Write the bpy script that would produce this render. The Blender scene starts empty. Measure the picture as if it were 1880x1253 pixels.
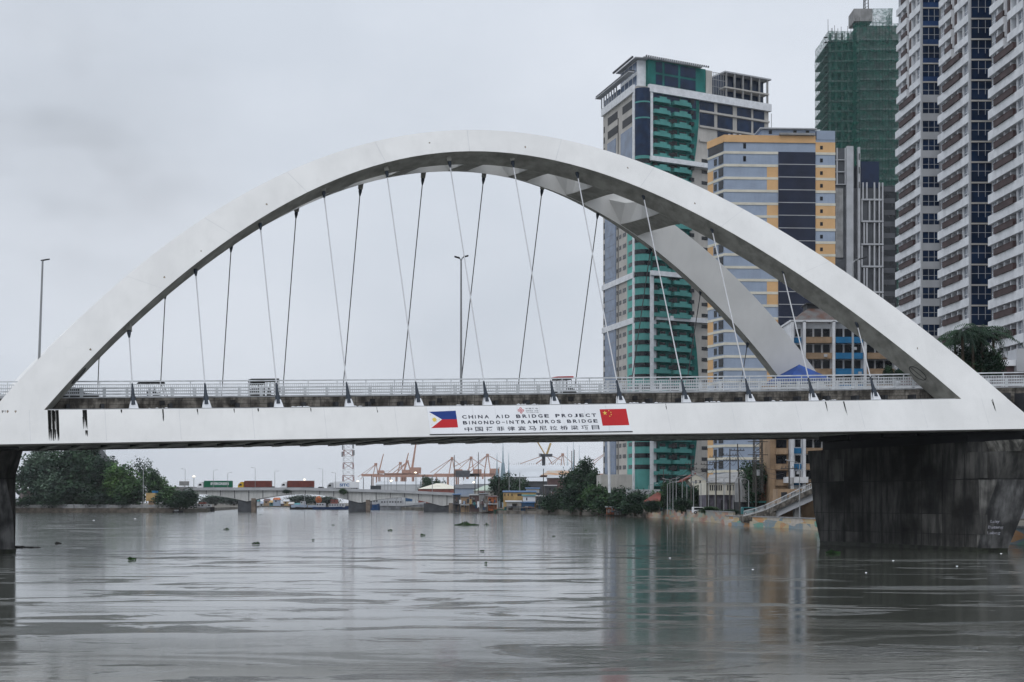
import bpy, math, random
from mathutils import Vector, Matrix
R = math.radians
random.seed(7)
scene = bpy.context.scene
COL = scene.collection
# ------------------------------------------------------------------ camera
F = 2600.0      # focal length in photo pixels (photo 1880 wide)
HZ = 922.6      # horizon row of the photo
HC = 4.5        # eye height above the river
cd = bpy.data.cameras.new('camera'); cam = bpy.data.objects.new('camera', cd); COL.objects.link(cam)
cam.location = (0, 0, HC); cam.rotation_euler = (R(90), 0, 0)
cd.sensor_width = 36.0; cd.lens = 36.0*F/1880.0; cd.shift_y = (HZ-626.5)/1880.0
cd.clip_start = 0.5; cd.clip_end = 20000
scene.camera = cam
# ------------------------------------------------------------------ sky
w = bpy.data.worlds.new('World'); scene.world = w; w.use_nodes = True
nt = w.node_tree; nt.nodes.clear()
def N(t, typ, **kw):
    n = t.nodes.new(typ)
    for k, v in kw.items(): setattr(n, k, v)
    return n
out = N(nt, 'ShaderNodeOutputWorld'); bg = N(nt, 'ShaderNodeBackground'); bg.inputs[1].default_value = 0.128
sky = N(nt, 'ShaderNodeTexSky', sky_type='NISHITA', sun_disc=False)
sky.sun_elevation = R(52); sky.sun_rotation = R(200); sky.air_density = 1.5; sky.dust_density = 4.0
tc = N(nt, 'ShaderNodeTexCoord'); mp = N(nt, 'ShaderNodeMapping'); mp.inputs['Scale'].default_value = (1.2, 1.2, 2.2)
mp.inputs['Location'].default_value = (0.35, 0.0, 0.2)
no = N(nt, 'ShaderNodeTexNoise'); no.inputs['Scale'].default_value = 2.6; no.inputs['Detail'].default_value = 7; no.inputs['Roughness'].default_value = 0.52
cr = N(nt, 'ShaderNodeValToRGB')
cr.color_ramp.elements[0].position = 0.36; cr.color_ramp.elements[0].color = (4.75, 5.15, 5.75, 1)
cr.color_ramp.elements[1].position = 0.60; cr.color_ramp.elements[1].color = (5.5, 5.86, 6.45, 1)
sep = N(nt, 'ShaderNodeSeparateXYZ'); zp = N(nt, 'ShaderNodeMath', operation='POWER'); zp.inputs[1].default_value = 2.4; zp.use_clamp = True
zr = N(nt, 'ShaderNodeMapRange')       # the overcast brightens towards the zenith
zr.inputs[1].default_value = 0.0; zr.inputs[2].default_value = 1.0; zr.inputs[3].default_value = 1.0; zr.inputs[4].default_value = 2.15
cl = N(nt, 'ShaderNodeVectorMath', operation='DISTANCE'); cl.inputs[1].default_value = (-0.285, 0.93, 0.235)   # one darker cloud bank
cm_ = N(nt, 'ShaderNodeMapRange', interpolation_type='SMOOTHSTEP'); cm_.inputs[1].default_value = 0.0; cm_.inputs[2].default_value = 0.14; cm_.inputs[3].default_value = 0.36; cm_.inputs[4].default_value = 0.0
n2 = N(nt, 'ShaderNodeTexNoise'); n2.inputs['Scale'].default_value = 5.0; n2.inputs['Detail'].default_value = 3
m2 = N(nt, 'ShaderNodeMapRange'); m2.inputs[1].default_value = 0.38; m2.inputs[2].default_value = 0.62; m2.inputs[3].default_value = 0.4; m2.inputs[4].default_value = 1.3
cx = N(nt, 'ShaderNodeMath', operation='MULTIPLY'); cs_ = N(nt, 'ShaderNodeMath', operation='SUBTRACT')
mul = N(nt, 'ShaderNodeVectorMath', operation='SCALE')
mix = N(nt, 'ShaderNodeMix', data_type='RGBA'); mix.inputs[0].default_value = 0.97
L = nt.links.new
L(tc.outputs['Generated'], mp.inputs[0]); L(mp.outputs[0], no.inputs['Vector']); L(no.outputs['Fac'], cr.inputs[0])
L(tc.outputs['Generated'], sep.inputs[0]); L(sep.outputs[2], zp.inputs[0]); L(zp.outputs[0], zr.inputs[0]); L(cr.outputs[0], mul.inputs[0])
L(tc.outputs['Generated'], cl.inputs[0]); L(cl.outputs['Value'], cm_.inputs[0]); L(mp.outputs[0], n2.inputs['Vector']); L(n2.outputs['Fac'], m2.inputs[0])
L(cm_.outputs[0], cx.inputs[0]); L(m2.outputs[0], cx.inputs[1]); L(zr.outputs[0], cs_.inputs[0]); L(cx.outputs[0], cs_.inputs[1]); L(cs_.outputs[0], mul.inputs['Scale'])
L(sky.outputs[0], mix.inputs[6]); L(mul.outputs[0], mix.inputs[7]); L(mix.outputs[2], bg.inputs[0]); L(bg.outputs[0], out.inputs[0])
# ------------------------------------------------------------------ sun (veiled by the overcast)
sd = bpy.data.lights.new('sun', 'SUN'); so = bpy.data.objects.new('sun', sd); COL.objects.link(so)
sd.energy = 0.6; sd.angle = R(35); sd.color = (1.0, 0.97, 0.93)
so.rotation_euler = (R(38), 0, R(-20))
scene.view_settings.view_transform = 'Standard'; scene.view_settings.look = 'None'
scene.view_settings.exposure = 0.0; scene.view_settings.gamma = 1.0
scene.cycles.max_bounces = 6; scene.cycles.transparent_max_bounces = 12; scene.cycles.volume_bounces = 0

# ------------------------------------------------------------------ helpers
def at(px, py, D):
    return Vector(((px-940.0)/F*D, D, HC+(HZ-py)/F*D))
def zat(py, D): return HC+(HZ-py)/F*D
def xat(px, D): return (px-940.0)/F*D
LAST = {}
def mat(name, col, rough=0.8, var=0.12, scale=0.5, col2=None, streak=0.0, scol=(0.03, 0.03, 0.028), metal=0.0,
        spec=0.3, emit=None, fine=0.0, bump=0.0, sthr=0.55, szs=0.12):
    m = bpy.data.materials.new(name); m.use_nodes = True; t = m.node_tree; b = t.nodes['Principled BSDF']
    b.inputs['Roughness'].default_value = rough; b.inputs['Metallic'].default_value = metal
    b.inputs['Specular IOR Level'].default_value = spec
    tc = N(t, 'ShaderNodeTexCoord'); no = N(t, 'ShaderNodeTexNoise'); no.inputs['Scale'].default_value = scale
    no.inputs['Detail'].default_value = 5
    t.links.new(tc.outputs['Object'], no.inputs['Vector'])
    c2 = col2 or tuple(max(0, c*(1-2.2*var)) for c in col); c1 = col if col2 else tuple(c*(1+0.6*var) for c in col)
    r = N(t, 'ShaderNodeValToRGB'); r.color_ramp.elements[0].position = 0.36 if 'leaf' not in name else 0.41; r.color_ramp.elements[1].position = 0.62 if 'leaf' not in name else 0.57
    r.color_ramp.elements[0].color = (*c2, 1); r.color_ramp.elements[1].color = (*c1, 1)
    t.links.new(no.outputs['Fac'], r.inputs[0]); cur = r.outputs[0]
    if streak > 0:
        mp = N(t, 'ShaderNodeMapping'); mp.inputs['Scale'].default_value = (1.0, 1.0, szs)
        n2 = N(t, 'ShaderNodeTexNoise'); n2.inputs['Scale'].default_value = 1.6; n2.inputs['Detail'].default_value = 6; n2.inputs['Roughness'].default_value = 0.62
        t.links.new(tc.outputs['Object'], mp.inputs[0]); t.links.new(mp.outputs[0], n2.inputs['Vector'])
        r2 = N(t, 'ShaderNodeMapRange'); r2.inputs[1].default_value = sthr-0.08; r2.inputs[2].default_value = sthr+0.12
        r2.inputs[3].default_value = 0.0; r2.inputs[4].default_value = streak
        t.links.new(n2.outputs['Fac'], r2.inputs[0])
        mx = N(t, 'ShaderNodeMix', data_type='RGBA'); t.links.new(r2.outputs[0], mx.inputs[0]); t.links.new(cur, mx.inputs[6])
        mx.inputs[7].default_value = (*scol, 1); cur = mx.outputs[2]
    t.links.new(cur, b.inputs['Base Color'])
    if bump > 0:
        n3 = N(t, 'ShaderNodeTexNoise'); n3.inputs['Scale'].default_value = 6; bp = N(t, 'ShaderNodeBump'); bp.inputs['Strength'].default_value = bump
        t.links.new(tc.outputs['Object'], n3.inputs['Vector']); t.links.new(n3.outputs['Fac'], bp.inputs['Height']); t.links.new(bp.outputs[0], b.inputs['Normal'])
    if emit:
        b.inputs['Emission Color'].default_value = (*emit[:3], 1); b.inputs['Emission Strength'].default_value = emit[3]
    return m
ORG = {}
# the tall buildings are drawn in metres and scaled about the camera by CAM_SCALE, CAM_DZ
CAM_SCALE = 1.0; CAM_DZ = 0.0
def cv(v): return Vector((v[0]*CAM_SCALE, v[1]*CAM_SCALE, v[2]*CAM_SCALE+CAM_DZ))
class MB:
    def __init__(s): s.v = []; s.f = []
    def quad(s, a, b, c, d):
        n = len(s.v); s.v += [Vector(a), Vector(b), Vector(c), Vector(d)]; s.f.append((n, n+1, n+2, n+3)); return s
    def poly(s, pts):
        n = len(s.v); s.v += [Vector(p) for p in pts]; s.f.append(tuple(range(n, n+len(pts)))); return s
    def hexa(s, p):   # 8 points: bottom 4, top 4
        n = len(s.v); s.v += [Vector(q) for q in p]
        for f in ((0, 3, 2, 1), (4, 5, 6, 7), (0, 1, 5, 4), (1, 2, 6, 5), (2, 3, 7, 6), (3, 0, 4, 7)): s.f.append(tuple(n+i for i in f))
        return s
    def box(s, x0, x1, y0, y1, z0, z1):
        return s.hexa([(x0, y0, z0), (x1, y0, z0), (x1, y1, z0), (x0, y1, z0), (x0, y0, z1), (x1, y0, z1), (x1, y1, z1), (x0, y1, z1)])
    def fbox(s, fr, u0, u1, v0, v1, z0, z1):
        return s.hexa([fr(u0, v0, z0), fr(u1, v0, z0), fr(u1, v1, z0), fr(u0, v1, z0), fr(u0, v0, z1), fr(u1, v0, z1), fr(u1, v1, z1), fr(u0, v1, z1)])
    def tube(s, p, q, r, r2=None, n=6, caps=True):
        p = Vector(p); q = Vector(q); d = (q-p)
        if d.length < 1e-6: return s
        d.normalize(); a = d.orthogonal().normalized(); b = d.cross(a); r2 = r if r2 is None else r2; k = len(s.v)
        for c, rr in ((p, r), (q, r2)):
            for i in range(n):
                t = 2*math.pi*i/n; s.v.append(c+a*math.cos(t)*rr+b*math.sin(t)*rr)
        for i in range(n): j = (i+1) % n; s.f.append((k+i, k+j, k+n+j, k+n+i))
        if caps: s.f.append(tuple(k+i for i in reversed(range(n)))); s.f.append(tuple(k+n+i for i in range(n)))
        return s
    def path(s, pts, r, n=6, r2=None):
        m = len(pts)-1
        for i in range(m):
            ra = r if r2 is None else r+(r2-r)*i/m; rb = r if r2 is None else r+(r2-r)*(i+1)/m
            s.tube(pts[i], pts[i+1], ra, rb, n)
        return s
    def prism(s, pts, off):      # planar polygon extruded by vector
        n = len(s.v); k = len(pts); off = Vector(off)
        s.v += [Vector(p) for p in pts]; s.v += [Vector(p)+off for p in pts]
        s.f.append(tuple(n+i for i in reversed(range(k)))); s.f.append(tuple(n+k+i for i in range(k)))
        for i in range(k): j = (i+1) % k; s.f.append((n+i, n+j, n+k+j, n+k+i))
        return s
    def loft(s, rings, closed=True, caps=True):
        n = len(s.v); k = len(rings[0])
        for r in rings: s.v += [Vector(p) for p in r]
        for a in range(len(rings)-1):
            for i in range(k if closed else k-1):
                j = (i+1) % k; s.f.append((n+a*k+i, n+a*k+j, n+(a+1)*k+j, n+(a+1)*k+i))
        if caps: s.f.append(tuple(n+i for i in reversed(range(k)))); s.f.append(tuple(n+(len(rings)-1)*k+i for i in range(k)))
        return s
    def ell(s, c, rx, ry, rz, nu=10, nv=6):
        rings = []
        for a in range(nv+1):
            t = -math.pi/2+math.pi*a/nv; ct = max(math.cos(t), 0.02)
            rings.append([(c[0]+rx*ct*math.cos(2*math.pi*i/nu), c[1]+ry*ct*math.sin(2*math.pi*i/nu), c[2]+rz*math.sin(t)) for i in range(nu)])
        return s.loft(rings)
    def add(s, o):
        n = len(s.v); s.v += o.v; s.f += [tuple(n+i for i in f) for f in o.f]; return s
    def build(s, name, material, parent=None, label=None, smooth=False):
        org = ORG.get(parent.name, Vector((0, 0, 0))) if parent else Vector((0, 0, 0))
        me = bpy.data.meshes.new(name); me.from_pydata([tuple(cv(v)-org) for v in s.v], [], s.f); me.update()
        me.materials.append(material)
        if smooth:
            for p in me.polygons: p.use_smooth = True
        o = bpy.data.objects.new(name, me); COL.objects.link(o)
        if parent: o.parent = parent; ORG[o.name] = org
        else: ORG[o.name] = org
        if label: o['label'] = label
        return o
def thing(name, label, cat, loc, group=None):
    o = bpy.data.objects.new(name, None); COL.objects.link(o); o.location = cv(loc); o.empty_display_size = 0.5
    ORG[o.name] = cv(loc); o['label'] = label; o['category'] = cat
    if group: o['group'] = group
    return o
def single(mb, name, material, label, cat, group=None, smooth=False):   # thing of one mesh, origin at its base
    c = sum((Vector(v) for v in mb.v), Vector())/len(mb.v); c.z = min(v[2] for v in mb.v)
    mb.v = [Vector(v)-c for v in mb.v]; o = mb.build(name, material, None, None, smooth); o.location = c
    o['label'] = label; o['category'] = cat
    if group: o['group'] = group
    return o
def struct(mb, name, material, kind='structure'):
    o = mb.build(name, material); o['kind'] = kind; return o
def many(name, items, material, parent, lim=96, label=None):
    """items = list of MB (one per countable part); the ones that show largest stay parts of their own"""
    def key(m):
        c = m.v[0]; lo = Vector((min(v[i] for v in m.v) for i in range(3))); hi = Vector((max(v[i] for v in m.v) for i in range(3)))
        d = hi-lo; vis = 1.0 if 0 < HZ-F*(c.z-HC)/max(c.y, 1) < 1253 else 0.05
        return -(max(d.x, d.y)*d.z)/max(c.y, 1)**2*vis
    items = sorted(items, key=key)
    for m in items[:lim]: m.build(name, material, parent, label)
    if len(items) > lim:
        r = MB()
        for m in items[lim:]: r.add(m)
        o = r.build(name, material, parent); o['kind'] = 'stuff'
class Frame:    # vertical facade: origin, direction angle of u; v points to the right-hand side of u turned by sign
    def __init__(s, x, y, ang, sgn=-1):
        s.o = Vector((x, y)); s.u = Vector((math.cos(R(ang)), math.sin(R(ang)))); s.n = Vector((-s.u.y, s.u.x))*sgn
    def __call__(s, u, v, z):
        p = s.o+s.u*u+s.n*v; return Vector((p.x, p.y, z))
ORD = ['leftmost', 'second', 'third', 'fourth', 'fifth', 'sixth', 'seventh', 'eighth', 'ninth', 'tenth', 'eleventh', 'twelfth',
       'thirteenth', 'fourteenth', 'fifteenth', 'sixteenth', 'seventeenth', 'eighteenth', 'nineteenth', 'twentieth']
def ordinal(i, n=None):
    if i == 0: return 'leftmost'
    if n and i == n-1: return 'rightmost'
    return ORD[i]+' from the left'
def dup(root, loc, label=None, rz=None, sc=None):
    r = root.copy(); COL.objects.link(r); r.location = loc
    if rz is not None: r.rotation_euler = (0, 0, rz)
    if sc is not None: r.scale = sc if isinstance(sc, tuple) else (sc, sc, sc)
    if label: r['label'] = label
    for ch in list(root.children):
        c = ch.copy(); COL.objects.link(c); c.parent = r
        for g in list(ch.children):
            d = g.copy(); COL.objects.link(d); d.parent = c
    return r
def text_mb(s, mapf, w, h, squeeze=True):
    """text laid out by the builtin font, stretched to the box w x h and mapped by mapf(x, y)"""
    cu = bpy.data.curves.new('t', 'FONT'); cu.body = s; cu.resolution_u = 3; cu.offset = 0.032 if s.isascii() else 0.012
    o = bpy.data.objects.new('t', cu); COL.objects.link(o)
    dg = bpy.context.evaluated_depsgraph_get(); me = bpy.data.meshes.new_from_object(o.evaluated_get(dg))
    mb = MB()
    if len(me.vertices):
        xs = [v.co.x for v in me.vertices]; ys = [v.co.y for v in me.vertices]
        x0, x1, y0, y1 = min(xs), max(xs), min(ys), max(ys)
        for v in me.vertices: mb.v.append(Vector(mapf((v.co.x-x0)/(x1-x0+1e-9)*w, (v.co.y-y0)/(y1-y0+1e-9)*h)))
        mb.f = [tuple(p.vertices) for p in me.polygons]
    bpy.data.objects.remove(o); bpy.data.curves.remove(cu); bpy.data.meshes.remove(me)
    return mb

# ------------------------------------------------------------------ materials
WHITE = mat('white_bridge_paint', (0.765, 0.76, 0.745), 0.5, 0.035, 0.25, streak=0.13, scol=(0.52, 0.52, 0.50), sthr=0.57, szs=0.2)
WHITE2 = mat('white_paint', (0.70, 0.715, 0.74), 0.6, 0.06, 0.6)
UNDER = mat('darkened_underside_paint', (0.30, 0.295, 0.265), 0.7, 0.12, 0.8, streak=0.4, scol=(0.1, 0.1, 0.09))  # darker tone than the white paint, used on soffits and stringers
BEAMP = mat('lightened_beam_paint', (0.62, 0.62, 0.58), 0.7, 0.12, 0.6, streak=0.3, scol=(0.25, 0.24, 0.22))
RAILM = mat('rail_paint', (0.60, 0.62, 0.64), 0.5, 0.08, 1.5)
RAILD = mat('rail_weathered', (0.34, 0.35, 0.36), 0.6, 0.12, 1.5)
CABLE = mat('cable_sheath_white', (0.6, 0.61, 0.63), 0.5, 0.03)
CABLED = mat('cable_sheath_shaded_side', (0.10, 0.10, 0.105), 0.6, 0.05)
SLEEVE = mat('dark_sleeve', (0.025, 0.035, 0.05), 0.5, 0.1, 3)
CONCS = mat('stained_concrete', (0.25, 0.23, 0.20), 0.9, 0.3, 1.2, col2=(0.09, 0.08, 0.07), streak=0.85, scol=(0.03, 0.027, 0.023), sthr=0.47, szs=0.5)
PIER = mat('wet_dark_concrete', (0.105, 0.103, 0.098), 0.9, 0.38, 0.22, streak=0.75, scol=(0.018, 0.019, 0.02), sthr=0.49, szs=0.16)
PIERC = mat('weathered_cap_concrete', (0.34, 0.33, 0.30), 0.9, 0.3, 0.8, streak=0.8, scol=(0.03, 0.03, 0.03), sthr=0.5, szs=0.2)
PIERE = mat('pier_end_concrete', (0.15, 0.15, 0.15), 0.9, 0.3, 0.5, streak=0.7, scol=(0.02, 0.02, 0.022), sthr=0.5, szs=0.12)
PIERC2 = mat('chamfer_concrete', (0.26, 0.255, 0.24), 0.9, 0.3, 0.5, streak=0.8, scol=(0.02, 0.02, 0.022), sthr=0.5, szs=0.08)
PIERP = mat('paler_cast_concrete', (0.125, 0.122, 0.115), 0.9, 0.35, 0.3, streak=0.75, scol=(0.02, 0.021, 0.022), sthr=0.5, szs=0.14)
TIDE = mat('wet_algae_band', (0.03, 0.034, 0.024), 0.5, 0.3, 1.5)
SEAM = mat('weld_seam_line', (0.66, 0.66, 0.66), 0.6, 0.05, 1)
RSPOT = mat('rust_spot', (0.25, 0.20, 0.15), 0.9, 0.2, 2)
FLD = mat('darkened_flange_paint', (0.13, 0.13, 0.12), 0.8, 0.2, 0.8)  # darker than the girder's white paint, used along its bottom
STAIN = mat('black_drip_stain', (0.02, 0.02, 0.018), 0.9, 0.2, 2)
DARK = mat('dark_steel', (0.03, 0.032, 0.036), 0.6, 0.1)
DECKM = mat('road_concrete', (0.16, 0.16, 0.155), 0.9, 0.1)
GLASSB = mat('dark_blue_glass', (0.006, 0.022, 0.062), 0.12, 0.2, 0.3, spec=0.25)
GLASSD = mat('dark_glass', (0.010, 0.013, 0.018), 0.15, 0.2, 0.4, spec=0.35)
GLASSG = mat('grey_blue_curtain_glass', (0.12, 0.17, 0.26), 0.2, 0.12, 0.3, spec=0.5)
GLASSL = mat('pale_curtained_glass', (0.30, 0.33, 0.38), 0.25, 0.35, 0.7, spec=0.5, col2=(0.08, 0.10, 0.13))
BEIGE = mat('beige_render', (0.47, 0.45, 0.42), 0.85, 0.06, 0.2, streak=0.2, scol=(0.2, 0.19, 0.17))
TEAL = mat('teal_render', (0.085, 0.285, 0.265), 0.8, 0.1, 0.15, streak=0.2, scol=(0.02, 0.13, 0.12))
TEALD = mat('deep_teal_render', (0.018, 0.15, 0.135), 0.8, 0.15, 0.3)
TEALL = mat('pale_teal_render', (0.13, 0.42, 0.37), 0.8, 0.06, 0.2)
CREAM = mat('cream_render', (0.64, 0.61, 0.52), 0.85, 0.05, 0.3)
BLUEG = mat('blue_grey_render', (0.31, 0.37, 0.47), 0.85, 0.05, 0.2, streak=0.12, scol=(0.15, 0.19, 0.26))
ORANGE = mat('ochre_render', (0.64, 0.40, 0.20), 0.85, 0.05, 0.2)
NAVY = mat('navy_curtain_wall', (0.012, 0.018, 0.042), 0.3, 0.12, 0.2, spec=0.3)
BROWN = mat('brown_balcony_rail', (0.060, 0.035, 0.035), 0.6, 0.2, 0.6)
GREYC = mat('grey_concrete', (0.28, 0.28, 0.28), 0.9, 0.12, 0.4, streak=0.3, scol=(0.12, 0.12, 0.12))
LGREY = mat('light_grey_panel', (0.42, 0.43, 0.45), 0.7, 0.06, 0.3)
DGREY = mat('dark_grey_panel', (0.07, 0.075, 0.085), 0.5, 0.15, 0.3)
MAROON = mat('maroon_render', (0.13, 0.085, 0.085), 0.85, 0.1, 0.3)
BLUEP = mat('bright_blue_panel', (0.02, 0.17, 0.36), 0.7, 0.1, 0.4)
TAN = mat('tan_render', (0.36, 0.25, 0.16), 0.85, 0.12, 0.5, streak=0.25, scol=(0.15, 0.10, 0.07))
RUST = mat('rusty_sheet', (0.12, 0.065, 0.05), 0.85, 0.3, 0.5, col2=(0.14, 0.14, 0.14))
RUST2 = mat('rusty_roof_bright', (0.40, 0.20, 0.09), 0.85, 0.3, 0.2, col2=(0.4, 0.38, 0.34))
SHEETW = mat('pale_metal_roof', (0.50, 0.52, 0.54), 0.6, 0.06, 0.05)
BRICK = mat('brick', (0.17, 0.085, 0.06), 0.9, 0.2, 1.0)
YELLOW = mat('yellow_render', (0.50, 0.34, 0.15), 0.85, 0.15, 0.4, streak=.3, scol=(.3, .2, .1))
YELLOWP = mat('yellow_paint', (0.60, 0.36, 0.03), 0.6, 0.06)
REDP = mat('red_paint', (0.45, 0.02, 0.02), 0.6, 0.1)
REDR = mat('red_roof', (0.24, 0.08, 0.065), 0.85, 0.15, 0.3)
BLUER = mat('blue_roof', (0.03, 0.10, 0.22), 0.6, 0.15, 0.3)
TEALR = mat('teal_roof', (0.05, 0.20, 0.22), 0.6, 0.15, 0.3)
ORSH = mat('orange_sheet', (0.42, 0.13, 0.05), 0.8, 0.3, 1.0)
GREENC = mat('green_container_paint', (0.0, 0.13, 0.065), 0.6, 0.06)
MAROONC = mat('oxide_red_container_paint', (0.17, 0.045, 0.035), 0.7, 0.12)
CRANE = mat('haze_paled_crane_paint', (0.46, 0.27, 0.21), 0.7, 0.1)  # orange paled so the harbour haze is put into the paint colour
CRANEY = mat('yellow_crane_paint', (0.50, 0.36, 0.16), 0.7, 0.1)
SPIRE = mat('pale_blue_steel', (0.30, 0.40, 0.46), 0.6, 0.06)
WOOD = mat('weathered_timber', (0.13, 0.11, 0.09), 0.9, 0.2)
POLE = mat('grey_pole', (0.30, 0.31, 0.32), 0.6, 0.05)
POLED = mat('dark_pole', (0.07, 0.065, 0.06), 0.8, 0.1)
NET = None
SOIL = mat('bank_ground', (0.13, 0.12, 0.10), 0.95, 0.2, 0.1)
TYRE = mat('tyre', (0.015, 0.015, 0.015), 0.9, 0.05)
BARK = mat('bark', (0.07, 0.055, 0.04), 0.95, 0.2, 1.5)
LEAF = [mat('leaf_deep', (0.032, 0.072, 0.034), 0.75, 0.3, 0.25, col2=(0.010, 0.028, 0.018)),
        mat('leaf_mid', (0.065, 0.130, 0.048), 0.75, 0.3, 0.28, col2=(0.014, 0.040, 0.020)),
        mat('leaf_bright', (0.105, 0.200, 0.060), 0.75, 0.3, 0.3, col2=(0.03, 0.08, 0.032)),
        mat('leaf_grey', (0.075, 0.120, 0.080), 0.75, 0.3, 0.28, col2=(0.026, 0.052, 0.038))]
LIT = mat('lit_lamp', (0.9, 0.85, 0.7), 0.5, 0.0, emit=(1.0, 0.86, 0.62, 2.2))
HYA = mat('water_hyacinth_leaf', (0.03, 0.085, 0.018), 0.6, 0.3, 2.0, col2=(0.012, 0.035, 0.01))
BLACK = mat('black', (0.012, 0.012, 0.013), 0.6, 0.05)
FRED = mat('flag_red', (0.48, 0.012, 0.018), 0.6, 0.02)
FBLUE = mat('flag_blue', (0.006, 0.035, 0.20), 0.6, 0.02)
FYEL = mat('flag_yellow', (0.75, 0.55, 0.10), 0.6, 0.02)
FWHITE = mat('banner_white', (0.78, 0.79, 0.81), 0.6, 0.02)
BLUET = mat('blue_tarpaulin', (0.012, 0.06, 0.26), 0.6, 0.15, 0.8)
# ------------------------------------------------------------------ water and ground
def water_mat():
    m = bpy.data.materials.new('river_water'); m.use_nodes = True; t = m.node_tree; b = t.nodes['Principled BSDF']
    b.inputs['Base Color'].default_value = (0.046, 0.050, 0.040, 1); b.inputs['IOR'].default_value = 2.0
    b.inputs['Specular IOR Level'].default_value = 0.5
    tc = N(t, 'ShaderNodeTexCoord'); ln = t.links.new
    def noise(sx, sy, sc, det, rough=0.5, dist=0.0):
        mp = N(t, 'ShaderNodeMapping'); mp.inputs['Scale'].default_value = (sx, sy, 1); no = N(t, 'ShaderNodeTexNoise')
        no.inputs['Scale'].default_value = sc; no.inputs['Detail'].default_value = det; no.inputs['Roughness'].default_value = rough
        no.inputs['Distortion'].default_value = dist
        ln(tc.outputs['Object'], mp.inputs[0]); ln(mp.outputs[0], no.inputs['Vector']); return no
    mask = noise(0.045, 0.16, 1.0, 7, 0.68, 1.2)      # streaks and patches of wind-ruffled water between smooth slicks
    mr = N(t, 'ShaderNodeMapRange', interpolation_type='SMOOTHSTEP'); mr.inputs[1].default_value = 0.50; mr.inputs[2].default_value = 0.60; mr.inputs[3].default_value = 0.0; mr.inputs[4].default_value = 1.0
    ln(mask.outputs['Fac'], mr.inputs[0])
    fine = noise(0.9, 2.6, 1.0, 4, 0.62, 0.9); swell = noise(0.07, 0.24, 1.0, 3, 0.5, 0.5); mid = noise(0.16, 0.8, 1.0, 3, 0.55, 0.5)
    fa = N(t, 'ShaderNodeMapRange'); fa.inputs[3].default_value = 0.0005; fa.inputs[4].default_value = 0.009; ln(mr.outputs[0], fa.inputs[0])
    a = N(t, 'ShaderNodeMath', operation='MULTIPLY'); ln(fine.outputs['Fac'], a.inputs[0]); ln(fa.outputs[0], a.inputs[1])
    s2 = N(t, 'ShaderNodeMath', operation='MULTIPLY'); ln(swell.outputs['Fac'], s2.inputs[0]); s2.inputs[1].default_value = 0.005
    s3 = N(t, 'ShaderNodeMath', operation='MULTIPLY'); ln(mid.outputs['Fac'], s3.inputs[0]); s3.inputs[1].default_value = 0.0012
    ad = N(t, 'ShaderNodeMath', operation='ADD'); ln(a.outputs[0], ad.inputs[0]); ln(s2.outputs[0], ad.inputs[1])
    ad2 = N(t, 'ShaderNodeMath', operation='ADD'); ln(ad.outputs[0], ad2.inputs[0]); ln(s3.outputs[0], ad2.inputs[1])
    gm = noise(0.075, 0.19, 1.0, 7, 0.66, 1.2); gr = N(t, 'ShaderNodeMapRange', interpolation_type='SMOOTHSTEP')      # cat's-paws of steep ripples
    gr.inputs[1].default_value = 0.545; gr.inputs[2].default_value = 0.61; gr.inputs[3].default_value = 0.0; gr.inputs[4].default_value = 0.55; ln(gm.outputs['Fac'], gr.inputs[0])
    rp = noise(0.85, 1.9, 1.0, 5, 0.6, 1.6); gp = N(t, 'ShaderNodeMath', operation='MULTIPLY'); ln(rp.outputs['Fac'], gp.inputs[0]); ln(gr.outputs[0], gp.inputs[1])
    ad3 = N(t, 'ShaderNodeMath', operation='ADD'); ln(ad2.outputs[0], ad3.inputs[0]); ln(gp.outputs[0], ad3.inputs[1]); ad2 = ad3
    sy = N(t, 'ShaderNodeSeparateXYZ'); ln(tc.outputs['Object'], sy.inputs[0]); fd = N(t, 'ShaderNodeMapRange', interpolation_type='SMOOTHSTEP')   # ripple bump is flattened with distance from the camera
    fd.inputs[1].default_value = 20; fd.inputs[2].default_value = 150; fd.inputs[3].default_value = 1.0; fd.inputs[4].default_value = 0.16; ln(sy.outputs[1], fd.inputs[0])
    bp = N(t, 'ShaderNodeBump'); bp.inputs['Distance'].default_value = 1.0; ln(fd.outputs[0], bp.inputs['Strength'])
    ln(ad2.outputs[0], bp.inputs['Height']); ln(bp.outputs[0], b.inputs['Normal'])
    r0 = N(t, 'ShaderNodeMapRange'); r0.inputs[1].default_value = 30; r0.inputs[2].default_value = 150; r0.inputs[3].default_value = 0.105; r0.inputs[4].default_value = 0.10; ln(sy.outputs[1], r0.inputs[0])
    r1 = N(t, 'ShaderNodeMath', operation='MULTIPLY_ADD'); r1.inputs[1].default_value = -0.06; ln(gr.outputs[0], r1.inputs[0]); ln(r0.outputs[0], r1.inputs[2]); ln(r1.outputs[0], b.inputs['Roughness'])
    return m
struct(MB().quad((-6000, -300, 0), (6000, -300, 0), (6000, 9000, 0), (-6000, 9000, 0)), 'river_water', water_mat())
struct(MB().quad((-6000, -300, -4), (6000, -300, -4), (6000, 9000, -4), (-6000, 9000, -4)), 'ground', SOIL)
def land(name, pts, z):
    struct(MB().prism([(x, y, -3.9) for x, y in pts], (0, 0, z+3.9)), name, SOIL)
BK = [(54.6, 100), (54.6, 151), (50.5, 223), (45.8, 297), (42, 427), (16, 545), (-25, 690), (-110, 1000)]
land('riverbank_ground', [(x+0.8, y) for x, y in BK]+[(-140, 1300), (4000, 1300), (4000, 100)], 1.7)
LB = [(-232, 640), (-150, 640), (-141, 655), (-160, 760), (-190, 1000), (-230, 1300)]
land('far_bank_ground', LB+[(-3000, 1300), (-3000, 640)], 1.6)
land('harbour_ground', [(-3000, 1302), (4000, 1302), (4000, 6000), (-3000, 6000)], 1.6)

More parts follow.
